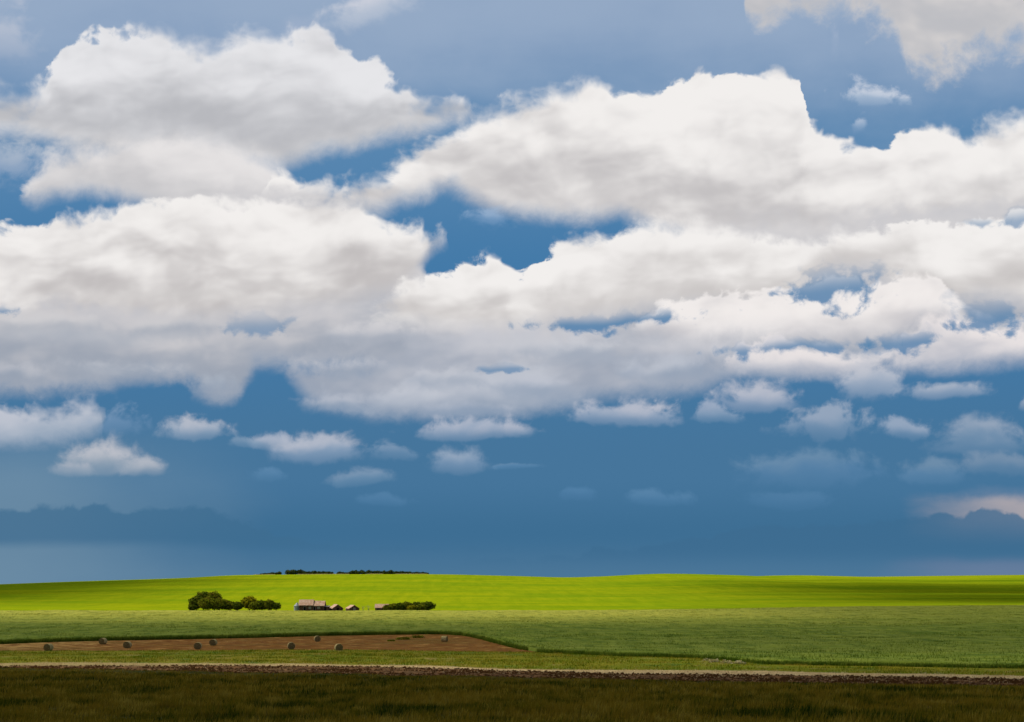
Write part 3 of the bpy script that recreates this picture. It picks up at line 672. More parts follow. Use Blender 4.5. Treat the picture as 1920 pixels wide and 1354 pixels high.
def clods(name, xs, ys, size, m, label, cat):
    n = len(xs); s_ = size * (0.4 + rng.random(n)); h = s_ * (0.4 + 0.5 * rng.random(n)); a = rng.random(n) * 6.28
    bz = ground(xs, ys) + CZ
    V_ = np.empty((n, 5, 3))
    for k in range(4):
        V_[:, k] = np.stack([xs + s_ * np.cos(a + k * 1.57) * (1.3 if k % 2 else .8), ys + s_ * np.sin(a + k * 1.57), bz - 0.02], -1)
    V_[:, 4] = np.stack([xs + s_ * .2, ys, bz + h], -1)
    i = np.arange(n)[:, None] * 5
    Fc = np.concatenate([i + np.array([[k, (k + 1) % 4, 4]]) for k in range(4)])
    o = meshobj(name, V_.reshape(-1, 3), Fc, m); tag(o, label, cat, kind='stuff')
CLOD = mat('earth_clods', lambda: pbsdf((0.050, 0.022, 0.006), 0.95, 0.02))
x_, y_ = scatter(34000, 95, 165); k_ = (y_ > B1(x_) - 1.0) & (y_ < B2(x_) + 0.8)
clods('soil_clods', x_[k_], y_[k_], 0.16, CLOD, 'dark clods of earth turned up along the ploughed strip', 'soil')
# crop blades: thick along the near edge, tufts over the canopy
xe = np.concatenate([rng.uniform(-135, 110, 26000)]); ye = B5(xe) + np.abs(rng.normal(0, 0.9, len(xe))) + 0.2
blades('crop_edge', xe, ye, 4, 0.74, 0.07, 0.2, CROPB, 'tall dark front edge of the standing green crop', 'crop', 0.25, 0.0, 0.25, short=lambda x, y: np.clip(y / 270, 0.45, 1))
x_, y_ = scatter(70000, 138, 606, 0.40); k_ = y_ > B5(x_) + 1
blades('crop_ears', x_[k_], y_[k_], 4, 0.34, 0.08, 0.5, CROPB, 'wind-combed ears on top of the green crop', 'crop', 0.9, lambda x, y: 0.55 * np.clip(y / 270, 0.45, 1), flat=True)

# ================================================================== shapes
class MB:
    def __init__(s): s.v = []; s.f = []
    def poly(s, pts):
        i = len(s.v); s.v += [tuple(p) for p in pts]; s.f.append(tuple(range(i, i + len(pts))))
    def box(s, x0, x1, y0, y1, z0, z1, jit=0.0):
        i = len(s.v)
        s.v += [(x, y, z) for z in (z0, z1) for x, y in ((x0, y0), (x1, y0), (x1, y1), (x0, y1))]
        for f in ((0, 3, 2, 1), (4, 5, 6, 7), (0, 1, 5, 4), (1, 2, 6, 5), (2, 3, 7, 6), (3, 0, 4, 7)): s.f.append(tuple(i + k for k in f))
    def prism(s, prof, a0, a1, axis='x'):
        """extrude a closed profile of (u, z) along x or y"""
        i = len(s.v); n = len(prof)
        for a in (a0, a1):
            for u, z in prof: s.v.append((a, u, z) if axis == 'x' else (u, a, z))
        s.f.append(tuple(i + k for k in range(n))); s.f.append(tuple(i + n + k for k in reversed(range(n))))
        for k in range(n):
            q = (k + 1) % n; s.f.append((i + k, i + n + k, i + n + q, i + q))
    def lathe(s, prof, n=24, cx=0, cy=0):
        i = len(s.v)
        for r, z in prof:
            for k in range(n): s.v.append((cx + r * math.cos(math.tau * k / n), cy + r * math.sin(math.tau * k / n), z))
        for j in range(len(prof) - 1):
            for k in range(n):
                q = (k + 1) % n; s.f.append((i + j * n + k, i + j * n + q, i + (j + 1) * n + q, i + (j + 1) * n + k))
        s.f.append(tuple(i + k for k in reversed(range(n)))); s.f.append(tuple(i + (len(prof) - 1) * n + k for k in range(n)))
    def tube(s, p, q, r0, r1, n=6):
        p, q = Vector(p), Vector(q); d = (q - p).normalized()
        a = d.orthogonal().normalized(); b = d.cross(a); i = len(s.v)
        for c, r in ((p, r0), (q, r1)):
            for k in range(n):
                t = math.tau * k / n; w = c + a * math.cos(t) * r + b * math.sin(t) * r; s.v.append(tuple(w))
        for k in range(n): s.f.append((i + k, i + (k + 1) % n, i + n + (k + 1) % n, i + n + k))
        s.f.append(tuple(i + k for k in reversed(range(n)))); s.f.append(tuple(i + n + k for k in range(n)))
    def build(s, name, m, parent=None, sm=False):
        me = bpy.data.meshes.new(name); me.from_pydata(s.v, [], s.f); me.update()
        if sm: me.shade_smooth()
        me.materials.append(m); o = bpy.data.objects.new(name, me); C.objects.link(o)
        if parent: o.parent = parent
        return o
def thing(name, label, cat, loc, rz=0.0, group=None):
    o = bpy.data.objects.new(name, None); C.objects.link(o); o.location = loc; o.rotation_euler = (0, 0, rz)
    o.empty_display_size = 0.5
    return tag(o, label, cat, group)

# ------------------------------------------------------------------ building materials
def m_boards_f():
    x, y, z = local()
    w = noise(vec(x * 5.0 + y * 5.0, z * 0.25), 1.0, 3, 0.6); b = noise(vec(x + y, z), 0.8, 4, 0.6)
    s_ = (x + y) * 4.5
    gap = smooth(s_ - s_._m('FLOOR'), 0.0, 0.12)
    col = mixc(smooth(w, 0.3, 0.7), (0.050, 0.022, 0.014), (0.130, 0.066, 0.050))
    col = mixc(smooth(b, 0.55, 0.75) * 0.6, col, (0.24, 0.17, 0.14))
    col = mixc(gap, (0.012, 0.008, 0.007), col)
    return pbsdf(col, 0.85, 0.1, w, 0.03)
def m_rust_f():
    x, y, z = local()
    a = noise(vec(x * 0.8, y * 0.5), 1.0, 4, 0.6); b = noise(vec(x * 3.0, y * 0.7, 3.0), 1.3, 4, 0.65)
    col = mixc(smooth(a, 0.35, 0.65), (0.34, 0.180, 0.105), (0.45, 0.285, 0.190))
    col = mixc(smooth(b, 0.56, 0.68) * 0.9, col, (0.52, 0.43, 0.36))
    col = mixc(smooth(b, 0.36, 0.28) * 0.8, col, (0.18, 0.085, 0.055))
    s_ = x * 3.0; r_ = smooth((s_ - s_._m('FLOOR') - 0.5)._m('ABSOLUTE'), 0.5, 0.3)
    return pbsdf(col, 0.6, 0.25, r_ + b * 0.3, 0.03)
def m_galv_f():
    x, y, z = local()
    a = noise(vec(x, z), 1.5, 4, 0.6)
    s_ = z * 5.0; r_ = smooth((s_ - s_._m('FLOOR') - 0.5)._m('ABSOLUTE'), 0.5, 0.2)
    return pbsdf(mixc(smooth(a, 0.3, 0.7), (0.20, 0.23, 0.26), (0.34, 0.37, 0.40)), 0.6, 0.2, r_, 0.02, 0.0)
def m_hayb_f():
    x, y, z = local()
    a = noise(vec(x * 2.0, z * 2.0), 1.5, 4, 0.7)
    rr = (x * x + z * z).sqrt() * 9.0
    ring = smooth((rr - rr._m('FLOOR') - 0.5)._m('ABSOLUTE'), 0.0, 0.5)
    col = mixc(smooth(a, 0.3, 0.7), (0.110, 0.080, 0.026), (0.21, 0.160, 0.060))
    return pbsdf(mixc(ring * 0.4, col, (0.12, 0.09, 0.05)), 0.95, 0.05, a, 0.06)
def m_hayw_f():
    x, y, z = local()
    a = noise(vec(y * 7.0, x * 1.5 + z * 1.5), 1.5, 4, 0.7)
    col = mixc(smooth(a, 0.3, 0.7), (0.28, 0.215, 0.085), (0.54, 0.43, 0.20))
    return pbsdf(col, 0.95, 0.05, a, 0.08)
BOARDS, RUST, GALV = mat('weathered_boards', m_boards_f), mat('rusty_sheet', m_rust_f), mat('galvanised_sheet', m_galv_f)
BALEEND, BALEWRAP = mat('hay_end', m_hayb_f), mat('hay_side', m_hayw_f)
DARK = mat('dark_opening', lambda: pbsdf((0.010, 0.008, 0.008), 0.9, 0.05))
GREYW = mat('grey_boards', lambda: pbsdf((0.23, 0.20, 0.19), 0.85, 0.1))
BARK = mat('bark', lambda: pbsdf((0.075, 0.055, 0.040), 0.95, 0.05))
DEADW = mat('dead_wood', lambda: pbsdf((0.28, 0.24, 0.20), 0.9, 0.05))
def leaf_mat(name, c0, c1, c2):
    def f():
        k = attr('tone'); x, y, z = local()
        a = noise(vec(x + y * 0.7, z), 0.45, 3, 0.6)
        col = mixc(k, c0, c1)
        return leafy(mixc(smooth(a, 0.5, 0.7) * 0.8, col, c2), 0.3)
    return mat(name, f)
LEAF = [leaf_mat('dark_leaves', (0.040, 0.062, 0.006), (0.150, 0.190, 0.016), (0.190, 0.170, 0.018)),
        leaf_mat('olive_leaves', (0.070, 0.090, 0.008), (0.260, 0.280, 0.018), (0.220, 0.160, 0.020)),
        leaf_mat('golden_leaves', (0.110, 0.120, 0.008), (0.380, 0.350, 0.014), (0.520, 0.400, 0.012)),
        leaf_mat('ridge_leaves', (0.035, 0.060, 0.018), (0.095, 0.130, 0.035), (0.110, 0.110, 0.030))]

# ------------------------------------------------------------------ farm buildings, about 640 m off
BY = 644.0
def bpos(px, y=BY): return (px - 960) / F * y
def gable(nm, label, cat, x0, x1, y0, y1, eave, ridge, along='x', over=0.35, wallm=BOARDS, roofm=RUST, z=None):
    """walls with two gables and a sheet roof of two slopes, in the thing's own space"""
    cx, cy = (x0 + x1) / 2, (y0 + y1) / 2; w = (x1 - x0) / 2; d = (y1 - y0) / 2
    t = thing(nm, label, cat, (cx, cy, z if z is not None else gz(cx, y0) - 0.15))
    wl = MB(); rf = MB(); th = 0.09
    if along == 'x':
        wl.prism([(-d, 0), (d, 0), (d, eave), (0, ridge), (-d, eave)], -w, w, 'x')
        sl = (ridge - eave) / d
        for sgn in (-1, 1):
            a = sgn * (d + over)
            rf.prism([(0, ridge + 0.02), (a, eave - sl * over + 0.02), (a, eave - sl * over + th + 0.02), (0, ridge + th + 0.02)], -w - over, w + over, 'x')
    else:
        wl.prism([(-w, 0), (w, 0), (w, eave), (0, ridge), (-w, eave)], -d, d, 'y')
        sl = (ridge - eave) / w
        for sgn in (-1, 1):
            a = sgn * (w + over)
            rf.prism([(0, ridge + 0.02), (a, eave - sl * over + 0.02), (a, eave - sl * over + th + 0.02), (0, ridge + th + 0.02)], -d - over, d + over, 'y')
    wo = wl.build('wall', wallm, t); ro = rf.build('roof', roofm, t)
    return t, wo, ro
m_ = F / BY
# tall end of the barn
x0, x1 = bpos(561), bpos(586)
z0 = gz(bpos(585), BY) - 0.1
barn, wo, ro = gable('barn', 'long weathered barn with rusty roof stepping down in two lengths beside the grain bin', 'barn', x0, x1, BY, BY + 6.0, 2.75, 5.05, 'x', z=z0)
# lower length, child meshes of the same barn
xl = (x1 - x0) / 2; x2 = bpos(607.5) - (x0 + x1) / 2
w2 = MB(); w2.prism([(-2.88, 0), (2.6, 0), (2.6, 2.55), (-0.1, 4.5), (-2.88, 2.55)], xl + 0.003, x2, 'x'); w2.build('low_wall', BOARDS, barn)
r2 = MB()
for a, za in ((-3.25, 2.30), (2.95, 2.30)):
    r2.prism([(-0.1, 4.53), (a, za), (a, za + 0.09), (-0.1, 4.62)], xl + 0.36, x2 + 0.3, 'x')
r2.build('low_roof', RUST, barn)
def opening(parent, name, xa, xb, za, zb, ycol, m=DARK, frame=True):
    b = MB(); b.box(xa, xb, ycol - 0.02, ycol + 0.05, za, zb); o = b.build(name, m, parent)
    if frame:
        f = MB()
        for q in ((xa - 0.1, xa, za, zb), (xb, xb + 0.1, za, zb), (xa - 0.1, xb + 0.1, zb, zb + 0.12)): f.box(q[0], q[1], ycol - 0.06, ycol + 0.02, q[2], q[3])
        f.build('frame', GREYW, o)
    return o
opening(barn, 'door', -1.0, 0.0, 0, 1.95, -3.0)
opening(barn, 'window', 1.35, 2.35, 0.9, 1.9, -3.0, GREYW)
opening(barn, 'window', 5.2, 6.3, 0.9, 1.9, -2.88, GREYW)
opening(barn, 'door', 3.45, 4.2, 0, 1.9, -2.88)
# lean-to at the right end of the barn
xa, xb = bpos(607.8), bpos(617)
t = thing('lean_to_shed', 'low flat-roofed board shed against the right end of the long barn', 'shed', ((xa + xb) / 2, BY + 1.5, z0))
hw = (xb - xa) / 2
b = MB(); b.prism([(-1.4, 0), (1.6, 0), (1.6, 2.35), (-1.4, 1.95)], -hw + 0.85, hw, 'x'); b.build('wall', BOARDS, t)
b = MB(); b.prism([(-1.65, 1.94), (1.8, 2.38), (1.8, 2.46), (-1.65, 2.02)], -hw + 0.02, hw + 0.1, 'x'); b.build('roof', GREYW, t)
b = MB(); b.box(-hw + 0.02, -hw + 0.85, -1.35, -1.25, 0, 1.93); b.build('doorway', DARK, t)
# grain bin
bx = bpos(556); t = thing('grain_bin', 'small round galvanised grain bin with conical roof at the left end of the barn', 'grain bin', (bx, BY + 2.0, gz(bx, BY + 2) - 0.1))
b = MB(); b.lathe([(1.45, 0), (1.45, 2.25)], 28); b.build('wall', GALV, t)
b = MB(); b.lathe([(1.56, 2.2), (1.56, 2.27), (0.25, 3.65), (0.22, 3.8), (0.02, 3.86)], 28); b.build('roof', GALV, t)
# two gabled sheds facing the camera
for (pa, pb, ev, rg, dz_, lab) in ((618.5, 638.5, 1.3, 2.95, 0.0, 'small dark gabled shed nearest the long barn, its left roof slope rusty'),
                                   (650, 669, 1.25, 2.65, 0.0, 'small dark gabled shed standing alone between the barn and the bare shrubs')):
    xa, xb = bpos(pa), bpos(pb)
    t, wo, ro = gable('gabled_shed', lab, 'shed', xa, xb, BY, BY + 6.5, ev, rg, 'y', 0.3)
    t['group'] = 'small gabled farm sheds'; t.rotation_euler.z = R(21)
    b = MB(); b.box(-0.55, 0.55, -3.34, -3.253, 0.0, 1.55); b.build('door', GREYW if pa > 640 else DARK, t)
# cottage in the right-hand bushes
xa, xb = bpos(703), bpos(728)
t, wo, ro = gable('old_house', 'old farmhouse with bright rusty roof half buried in the right-hand bushes', 'house', xa, xb, BY + 1, BY + 5.6, 1.55, 3.1, 'x', 0.25)
opening(t, 'door', -2.2, -1.4, 0, 1.4, -2.3)

# ------------------------------------------------------------------ hay bales
def make_bale():
    t = thing('hay_bale', None, 'hay bale', (0, 0, 0), 0, 'round hay bales on the mown strip')
    r = 0.56; hw = 0.48; n = 40
    b = MB(); i = 0; rows = [(-hw, 0.97), (-hw + .07, 1.0), (0, 1.005), (hw - .07, 1.0), (hw, 0.97)]
    for yy, k in rows:
        for q in range(n):
            a = math.tau * q / n; sag = 1.0 - 0.05 * max(0, -math.sin(a)); rr = r * k * (1 + 0.012 * math.sin(q * 5.3 + yy * 7))
            b.v.append((rr * math.cos(a) * (1.02 if math.sin(a) < 0 else 1), yy, r * 0.95 + rr * math.sin(a) * sag))
    for j in range(4):
        for q in range(n): b.f.append((j * n + q, j * n + (q + 1) % n, (j + 1) * n + (q + 1) % n, (j + 1) * n + q))
    b.build('rolled_side', BALEWRAP, t, True)
    for sg in (-1, 1):
        e = MB(); K = [1.0, 0.72, 0.45, 0.2]
        for j, k in enumerate(K):
            for q in range(n):
                a = math.tau * q / n; sag = 1.0 - 0.05 * max(0, -math.sin(a))
                e.v.append((r * .97 * k * math.cos(a), 0, r * .97 * k * math.sin(a) * sag))
        for j in range(3):
            for q in range(n): e.f.append((j * n + q, j * n + (q + 1) % n, (j + 1) * n + (q + 1) % n, (j + 1) * n + q))
        e.f.append(tuple(3 * n + q for q in range(n)))
        o = e.build('bale_end', BALEEND, t); o.location = (0, sg * (hw + 0.003), r * 0.95)
        for v in o.data.vertices:
            rad = math.hypot(v.co.x, v.co.z); v.co.y = sg * 0.05 * (1 - rad / r) + 0.015 * math.sin(rad * 40)
    return t
proto = make_bale()
BALES = [(91, 1222, -12, 'hay bale alone near the left edge, the leftmost and half sunk behind the grass'),
         (193, 1208, -14, 'hay bale touching the dark crop edge, second from the left'),
         (239, 1215.5, -5, 'third hay bale from the left, on open brown ground'),
         (371, 1217.5, 3, 'hay bale in front and to the left of its close neighbour in the left pair'),
         (400, 1210.5, -6, 'hay bale behind and to the right in the close pair, backed by the crop edge'),
         (546, 1217.5, 14, 'hay bale below the grain bin, close to the grass and left of centre'),
         (595, 1203, 16, 'hay bale against the crop edge straight below the long barn, top edge on the crop'),
         (635, 1222.5, 18, 'hay bale half hidden behind the grass edge, frontmost of the middle three'),
         (833.5, 1203.5, 76, 'hay bale turned side-on at the right end of the mown field')]
for i, (px, py, rz, lab) in enumerate(BALES):
    if i == 0: o = proto
    else:
        o = proto.copy(); C.objects.link(o)
        for ch in list(proto.children):
            c_ = ch.copy(); C.objects.link(c_); c_.parent = o
    x, y = hit(px, min(py, 1219.0)); 
    if py > 1219: y -= 4.0 * (py - 1219) / 3; x = y * (px - 960) / F
    o.location = (x, y, gz(x, y) - 0.04); o.rotation_euler = (0, 0, R(rz)); o['label'] = lab

# ------------------------------------------------------------------ trees and shrubs
def leaves_mesh(name, lobes, n, size, m, parent, seed, flat=1.0, hollow=0.55):
    """leaf clumps through the volume of several lobes; lobes = (x, y, z, rx, ry, rz)"""
    g = np.random.default_rng(seed)
    L = np.array(lobes, float); vol = L[:, 3] * L[:, 4] * L[:, 5]; k = g.choice(len(L), n, p=vol / vol.sum())
    d = g.normal(size=(n, 3)); d /= np.linalg.norm(d, axis=1)[:, None]
    rad = hollow + (1.06 - hollow) * g.random(n) ** 0.6
    # lumpy outline: sub-clumps pushed in and out
    bump = 1 + 0.20 * np.sin(d[:, 0] * 7 + k * 1.3 + seed) * np.sin(d[:, 2] * 6 + d[:, 1] * 5 + k)
    P_ = L[k, :3] + d * L[k, 3:6] * (rad * bump)[:, None]
    P_ = P_[P_[:, 2] > 0.05]; n = len(P_)
    s_ = size * (0.55 + 0.9 * g.random(n))
    u = g.normal(size=(n, 3)); u /= np.linalg.norm(u, axis=1)[:, None]; w = g.normal(size=(n, 3)); w -= (w * u).sum(1)[:, None] * u; w /= np.linalg.norm(w, axis=1)[:, None]
    a = P_ - u * s_[:, None]; b = P_ + w * s_[:, None] * .6; c = P_ + u * s_[:, None]; e = P_ - w * s_[:, None] * .6
    V_ = np.stack([a, b, c, e], 1).reshape(-1, 3); Fc = np.arange(n * 4).reshape(-1, 4)
    tone = np.clip(0.5 + 0.5 * np.sin(P_[:, 0] * 2.1 + seed) * np.sin(P_[:, 2] * 2.7 + P_[:, 1]) + g.normal(0, .25, n), 0, 1)
    o = meshobj(name, V_, Fc, m, parent, attrs={'tone': np.repeat(tone, 4)})
    return o
def tree(nm, label, cat, px, y, w, h, lm, group, seed, trunk=0.22, n=None, shape=None, px_is_x=False, size=0.28, low=0.18, dens=1.5):
    if cat == 'bush': w *= 1.3; h *= 1.05
    x = bpos(px, y)
    t = thing(nm, label, cat, (x, y, gz(x, y) - 0.05), 0, group)
    g = random.Random(seed)
    if shape is None:
        shape = [(0, 0, h * 0.55, w * 0.40, w * 0.38, h * 0.42)]
        for _ in range(6):
            a = g.uniform(0, math.tau); q = g.uniform(0.45, 0.8)
            shape.append((math.cos(a) * w * .34 * q, math.sin(a) * w * .3 * q, h * g.uniform(low + .15, .78), w * g.uniform(.16, .24), w * g.uniform(.16, .24), h * g.uniform(.14, .22)))
    tr = MB()
    fork = h * 0.32
    tr.tube((0, 0, -0.2), (g.uniform(-.1, .1), 0, fork), trunk, trunk * .7)
    for q, (lx, ly, lz, *_r) in enumerate(shape[:6]):
        mid = (lx * .45, ly * .45, fork + (lz - fork) * .55)
        tr.tube((0, 0, fork * .8), mid, trunk * .5, trunk * .35, 5); tr.tube(mid, (lx, ly, max(lz, fork * .5)), trunk * .35, trunk * .12, 5)
    tr.build('trunk', BARK, t)
    leaves_mesh('crown', shape, int(dens * (n or int(900 + 260 * w * h / 6))), size, lm, t, seed)
    return t
m1 = 'trees and bushes in the left grove'
tree('broadleaf_tree', 'dark tree at the far left end of the grove, lower than its neighbour', 'tree', 368, 652, 8.2, 6.4, LEAF[0], m1, 1)
tree('broadleaf_tree', 'tallest dark tree of the left grove, rounded top', 'tree', 381, 658, 9.5, 8.6, LEAF[0], m1, 2)
tree('broadleaf_tree', 'tall flat-topped brownish tree at the right shoulder of the left grove', 'tree', 402, 656, 9.0, 8.7, LEAF[1], m1, 3)
tree('bush', 'big olive rounded bush in front of the tall trees of the left grove', 'bush', 390, 646, 8.0, 5.8, LEAF[1], m1, 4)
tree('bush', 'green bush at the foot of the brownish tall tree in the grove', 'bush', 411, 646, 8.2, 5.4, LEAF[1], m1, 5)
tree('bush', 'low dark bush under the leftmost tree of the grove', 'bush', 361, 645, 3.4, 2.6, LEAF[0], m1, 6)
tree('bush', 'small bush in the dip between the tall trees and the golden tree', 'bush', 429, 647, 5.5, 4.2, LEAF[1], m1, 7)
tree('bush', 'low dark bush to the left of the golden-topped tree', 'bush', 444, 646, 5.5, 3.9, LEAF[0], m1, 8)
tree('broadleaf_tree', 'round golden-topped tree in the right half of the left grove', 'tree', 468, 650, 8.6, 6.6, LEAF[2], m1, 9)
tree('bush', 'olive bush in front of the golden-topped tree', 'bush', 477, 645, 4.6, 3.9, LEAF[1], m1, 10)
tree('bush', 'dark bush to the right of the golden-topped tree', 'bush', 491, 648, 5.2, 4.6, LEAF[0], m1, 11)
tree('broadleaf_tree', 'spiky small tree with an upright tip near the right end of the left grove', 'tree', 505, 646, 5.4, 5.1, LEAF[1], m1, 12)
tree('bush', 'thin ragged bush ending the left grove on the side of the barn', 'bush', 518, 646, 3.8, 3.7, LEAF[0], m1, 13, n=700)
m2 = 'bushes in the right grove'
for i, (px, y, w, h, k, lab) in enumerate([
        (727, 642, 3.8, 2.6, 1, 'low olive bush growing over the front of the old farmhouse'),
        (738, 646, 4.6, 3.2, 1, 'olive bush just right of the old farmhouse roof'),
        (749, 645, 4.6, 3.4, 0, 'dark bush third from the old farmhouse'),
        (762, 648, 5.4, 3.9, 1, 'brownish bush with ragged top in the middle of the right grove'),
        (771, 644, 3.6, 2.4, 2, 'pale yellowish low bush in front of the right grove'),
        (782, 648, 5.2, 3.9, 0, 'dark bush between the ragged one and the end of the right grove'),
        (801, 648, 6.8, 3.95, 0, 'dense dark rounded bush closing the right end of the grove'),
        (790, 645, 4.2, 2.9, 1, 'low green bush in front of the dense rounded bush')]):
    tree('bush', lab, 'bush', px, y, w, h, LEAF[k], m2, 40 + i, trunk=0.12, low=0.05)
# bare shrubs between the sheds and the house
for i, (px, h, lab) in enumerate(((680.5, 2.6, 'bare grey twiggy shrub nearer the lone gabled shed'), (690.5, 2.9, 'pale bare forked shrub between the lone shed and the old house'))):
    x = bpos(px); t = MB(); g = random.Random(90 + i)
    for q in range(13 if i == 0 else 9):
        a = g.uniform(0, math.tau); r_ = g.uniform(.3, 1.5); top = (math.cos(a) * r_, math.sin(a) * r_, h * g.uniform(.6, 1))
        t.tube((0, 0, -.1), (top[0] * .3, top[1] * .3, top[2] * .5), .035, .02, 4); t.tube((top[0] * .3, top[1] * .3, top[2] * .5), top, .02, .008, 3)
        for _ in range(2): t.tube((top[0] * .5, top[1] * .5, top[2] * .65), (top[0] + g.uniform(-.4, .4), top[1] + g.uniform(-.4, .4), top[2] * g.uniform(.7, 1)), .02, .008, 3)
    o = t.build('bare_shrub', DEADW); o.location = (x, BY + 0.5, gz(x, BY)); tag(o, lab, 'shrub', 'bare shrubs by the sheds')
# small weeds out on the mown field
for i, (px, py, w, h, lab) in enumerate(((734, 1203, 1.4, .28, 'smallest green weed tuft on the brown mown field'), (756, 1199.5, 2.6, .5, 'rounded green weed patch in the middle of the brown mown field'),
                                    (783, 1196.5, 2.6, .55, 'spiky green weed patch nearest the side-on hay bale'))):
    x, y = hit(px, py); o = leaves_mesh('weed_patch', [(0, 0, h * .4, w / 2, .5, h * .6)], 260, .16, LEAF[1], None, 60 + i)
    o.location = (x, y, gz(x, y)); tag(o, lab, 'weeds', 'weed patches on the mown field')
# shrubs along the crest of the hill
def crest(px):
    ys = np.linspace(1200, 1700, 400); xs = ys * (px - 960) / F; r_ = ground(xs, ys) / ys; k = int(np.argmax(r_)); return float(xs[k]), float(ys[k])
HEDGE = [((489, 523), 9, 2.7, 'shrub in the short low row at the left end of the crest', 'shrubs in the leftmost row on the crest'),
         ((538, 562), 5, 4.8, 'taller shrub in the clump that starts the second row on the crest', 'tall shrubs of the second row on the crest'),
         ((566, 622), 13, 3.3, 'shrub in the even second row on the crest, right of its tall clump', 'low shrubs of the second row on the crest'),
         ((633, 652), 5, 2.6, 'low shrub at the left start of the long third row on the crest', 'low shrubs starting the third row on the crest'),
         ((655, 736), 19, 3.7, 'shrub in the long third row on the crest', 'shrubs of the long third row on the crest'),
         ((744, 801), 13, 3.1, 'shrub in the rightmost row tapering off along the crest', 'shrubs of the rightmost row on the crest')]
for hi, ((p0, p1), n, hh, lab, grp) in enumerate(HEDGE):
    base = None; wpx = (p1 - p0) / (n - 1)
    protos = []
    for v in range(min(3, n)):
        w = wpx / F * 1500 * 1.9; h = hh * (0.9 + 0.1 * v)
        t = thing('hedge_shrub', lab, 'shrub', (0, 0, 0), 0, grp)
        tk = MB(); tk.tube((0, 0, -.2), (.1, 0, h * .5), .14, .06); tk.build('trunk', BARK, t)
        leaves_mesh('crown', [(0, 0, h * .48, w * .55, w * .4, h * .5), (w * .2, 0, h * .68, w * .25, w * .25, h * .28), (-w * .25, 0, h * .42, w * .3, w * .3, h * .36)], 420, .55, LEAF[3], t, 200 + hi * 5 + v)
        protos.append(t)
    for i in range(n):
        src = protos[i % len(protos)]
        if i < len(protos): o = src
        else:
            o = src.copy(); C.objects.link(o)
            for ch in list(src.children):
                c_ = ch.copy(); C.objects.link(c_); c_.parent = o
        px = p0 + wpx * i + random.uniform(-.25, .25) * wpx
        x, y = crest(px); y += random.uniform(2, 9)
        sc_ = random.uniform(.8, 1.08)
        if hi == 0: sc_ *= 0.55 + 0.5 * i / n
        if hi == 5: sc_ *= 1.05 - 0.45 * i / n
        o.location = (x, y, gz(x, y) - 0.1); o.scale = (sc_ * random.uniform(.9, 1.15), sc_, sc_); o.rotation_euler.z = random.uniform(0, 6.28)
# pale dry strip of grass at the foot of the crest shrubs
DRY = mat('dry_grass', lambda: leafy(mixc(attr('tone'), (0.42, 0.36, 0.14), (0.66, 0.58, 0.34)), .2))
pxs = rng.uniform(478, 800, 1500); cr = np.array([crest(p) for p in np.linspace(478, 800, 60)])
cx_ = np.interp(pxs, np.linspace(478, 800, 60), cr[:, 0]); cy_ = np.interp(pxs, np.linspace(478, 800, 60), cr[:, 1])
k_ = vnoise(pxs, pxs * 0, 22, 8) > -0.12
blades('dry_grass', cx_[k_], cy_[k_] - 1.5, 6, 0.5, 0.45, 0.6, DRY, 'pale dry grass under the shrubs on the crest', 'grass', 0.4)
# tufts of dry grass where verge and crop meet on the right
for i, px in enumerate((1326, 1340, 1360, 1384)):
    x, y = hit(px, 1240.5 + i * 1.5); o = leaves_mesh('dry_tuft', [(0, 0, .1, .7, .3, .26)], 90, .14, DRY, None, 80 + i); o.location = (x, y - .5, gz(x, y) - 0.02)
    tag(o, 'pale dry grass tuft on the crop edge right of centre', 'tuft', 'dry tufts along the crop edge')

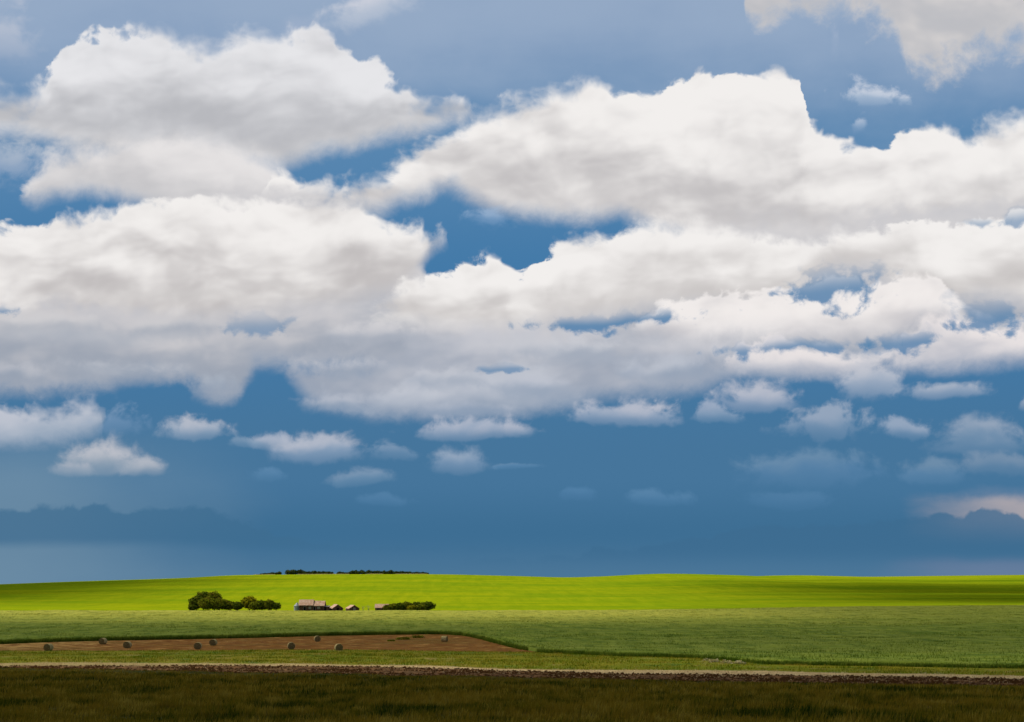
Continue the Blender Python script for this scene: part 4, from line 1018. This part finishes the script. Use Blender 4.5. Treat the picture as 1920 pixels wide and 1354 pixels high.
# ------------------------------------------------------------------ unseen cloud meshes added to shade the fields, overhead and left of view
def shadow_cloud(name, x0, x1, y0, y1, dens, zc=880.0):
    off = sd * (zc / sd.z)
    nx, ny = 60, 40
    gx = np.linspace(x0, x1, nx); gy = np.linspace(y0, y1, ny); XX, YY = np.meshgrid(gx, gy)
    ed = np.minimum(np.minimum(XX - x0, x1 - XX) / (x1 - x0), np.minimum(YY - y0, y1 - YY) / (y1 - y0)) * 2
    top = 60 * np.sqrt(np.clip(ed * 2.5, 0, 1)) * (1 + 0.9 * vnoise(XX, YY, 140, 5)) ; bot = -14 * np.sqrt(np.clip(ed * 4, 0, 1)) * (1 + .5 * vnoise(XX, YY, 90, 6))
    V_ = np.concatenate([np.stack([XX, YY, top], -1).reshape(-1, 3), np.stack([XX, YY, bot], -1).reshape(-1, 3)])
    i = (np.arange(ny - 1)[:, None] * nx + np.arange(nx - 1)[None, :]).ravel()
    q = np.stack([i, i + 1, i + 1 + nx, i + nx], -1)
    Fc = np.concatenate([q, q[:, ::-1] + nx * ny])
    def f():
        x, y, z = local()
        # straight down the sun's rays onto the ground plane of the fields
        u = x - z * (sd.x / sd.z); v = y - z * (sd.y / sd.z)
        T = dens(u, v).clamp()
        a = 1.0 - T.sqrt()
        tr = new('ShaderNodeBsdfTransparent'); df = new('ShaderNodeBsdfDiffuse'); df.inputs[0].default_value = (.8, .8, .82, 1)
        tl = new('ShaderNodeBsdfTranslucent'); tl.inputs[0].default_value = (.5, .5, .52, 1)
        mm = new('ShaderNodeMixShader'); mm.inputs[0].default_value = .35; link(df.outputs[0], mm.inputs[1]); link(tl.outputs[0], mm.inputs[2])
        ms = new('ShaderNodeMixShader'); link(a.v, ms.inputs[0]); link(tr.outputs[0], ms.inputs[1]); link(mm.outputs[0], ms.inputs[2])
        return ms.outputs[0]
    o = meshobj(name, V_, Fc, mat('shade_cloud_sheet', f), smooth_=True)
    o.location = (off.x, off.y, CZ - 11 + off.z); o['kind'] = 'structure'
    return o
def dens_near(u, v):  # sun let through, shaped to lay shade over the near fields
    w = (noise(vec(u * 0.5, v), 0.012, 4, 0.55) - 0.5) * 26.0
    vv = v + w
    T = fcurve(vv, [(-700, .12), (60, .15), (104, .13), (118, .18), (134, .40), (148, .55), (172, .46), (215, .38), (270, .34), (320, .36), (380, .52), (450, .80), (540, .97), (600, 1.0), (700, 1.0)], -700, 700, 0, 1)
    # the right-hand side stays under the cloud farther out
    side = smooth(u + w, 20.0, 150.0)
    T2 = fcurve(vv, [(-700, .12), (92, .13), (104, .16), (112, .40), (119, .62), (128, .55), (150, .42), (230, .32), (330, .34), (420, .44), (520, .46), (700, .60)], -700, 700, 0, 1)
    T = T + (T2 - T) * side
    fade = smooth(v, 640.0, 760.0)
    rim = smooth(u, 1300.0, 900.0) * smooth(u, -1500.0, -1100.0)
    T = T + (1.0 - T) * fade
    return 1.0 - (1.0 - T) * rim
def dens_far(u, v):  # sun let through, shaped to shade both ends of the hill
    n_ = noise(vec(u * 0.25, v), 0.010, 3, 0.5) - 0.5
    s_ = smooth(u + n_ * 160.0, 30.0, 290.0) * smooth(v + n_ * 60.0, 1335.0, 1200.0) * smooth(v, 690.0, 760.0) * smooth(u, 1450.0, 1200.0)
    n2_ = noise(vec(u * 0.10, v, 4.0), 0.016, 3, 0.5)
    lf_ = smooth(u + n_ * 150.0, -110.0, -380.0) * smooth(v, 690.0, 900.0) * smooth(u, -1150.0, -900.0) * 0.88
    return 1.0 - lf_ - s_ * (smooth(n2_, 0.25, 0.6) * 0.42 + smooth(v, 1300.0, 950.0) * 0.54)
shadow_cloud('added_shade_cloud', -1500, 1300, -650, 760, dens_near)
shadow_cloud('added_shade_cloud', -1200, 1450, 690, 1340, dens_far)
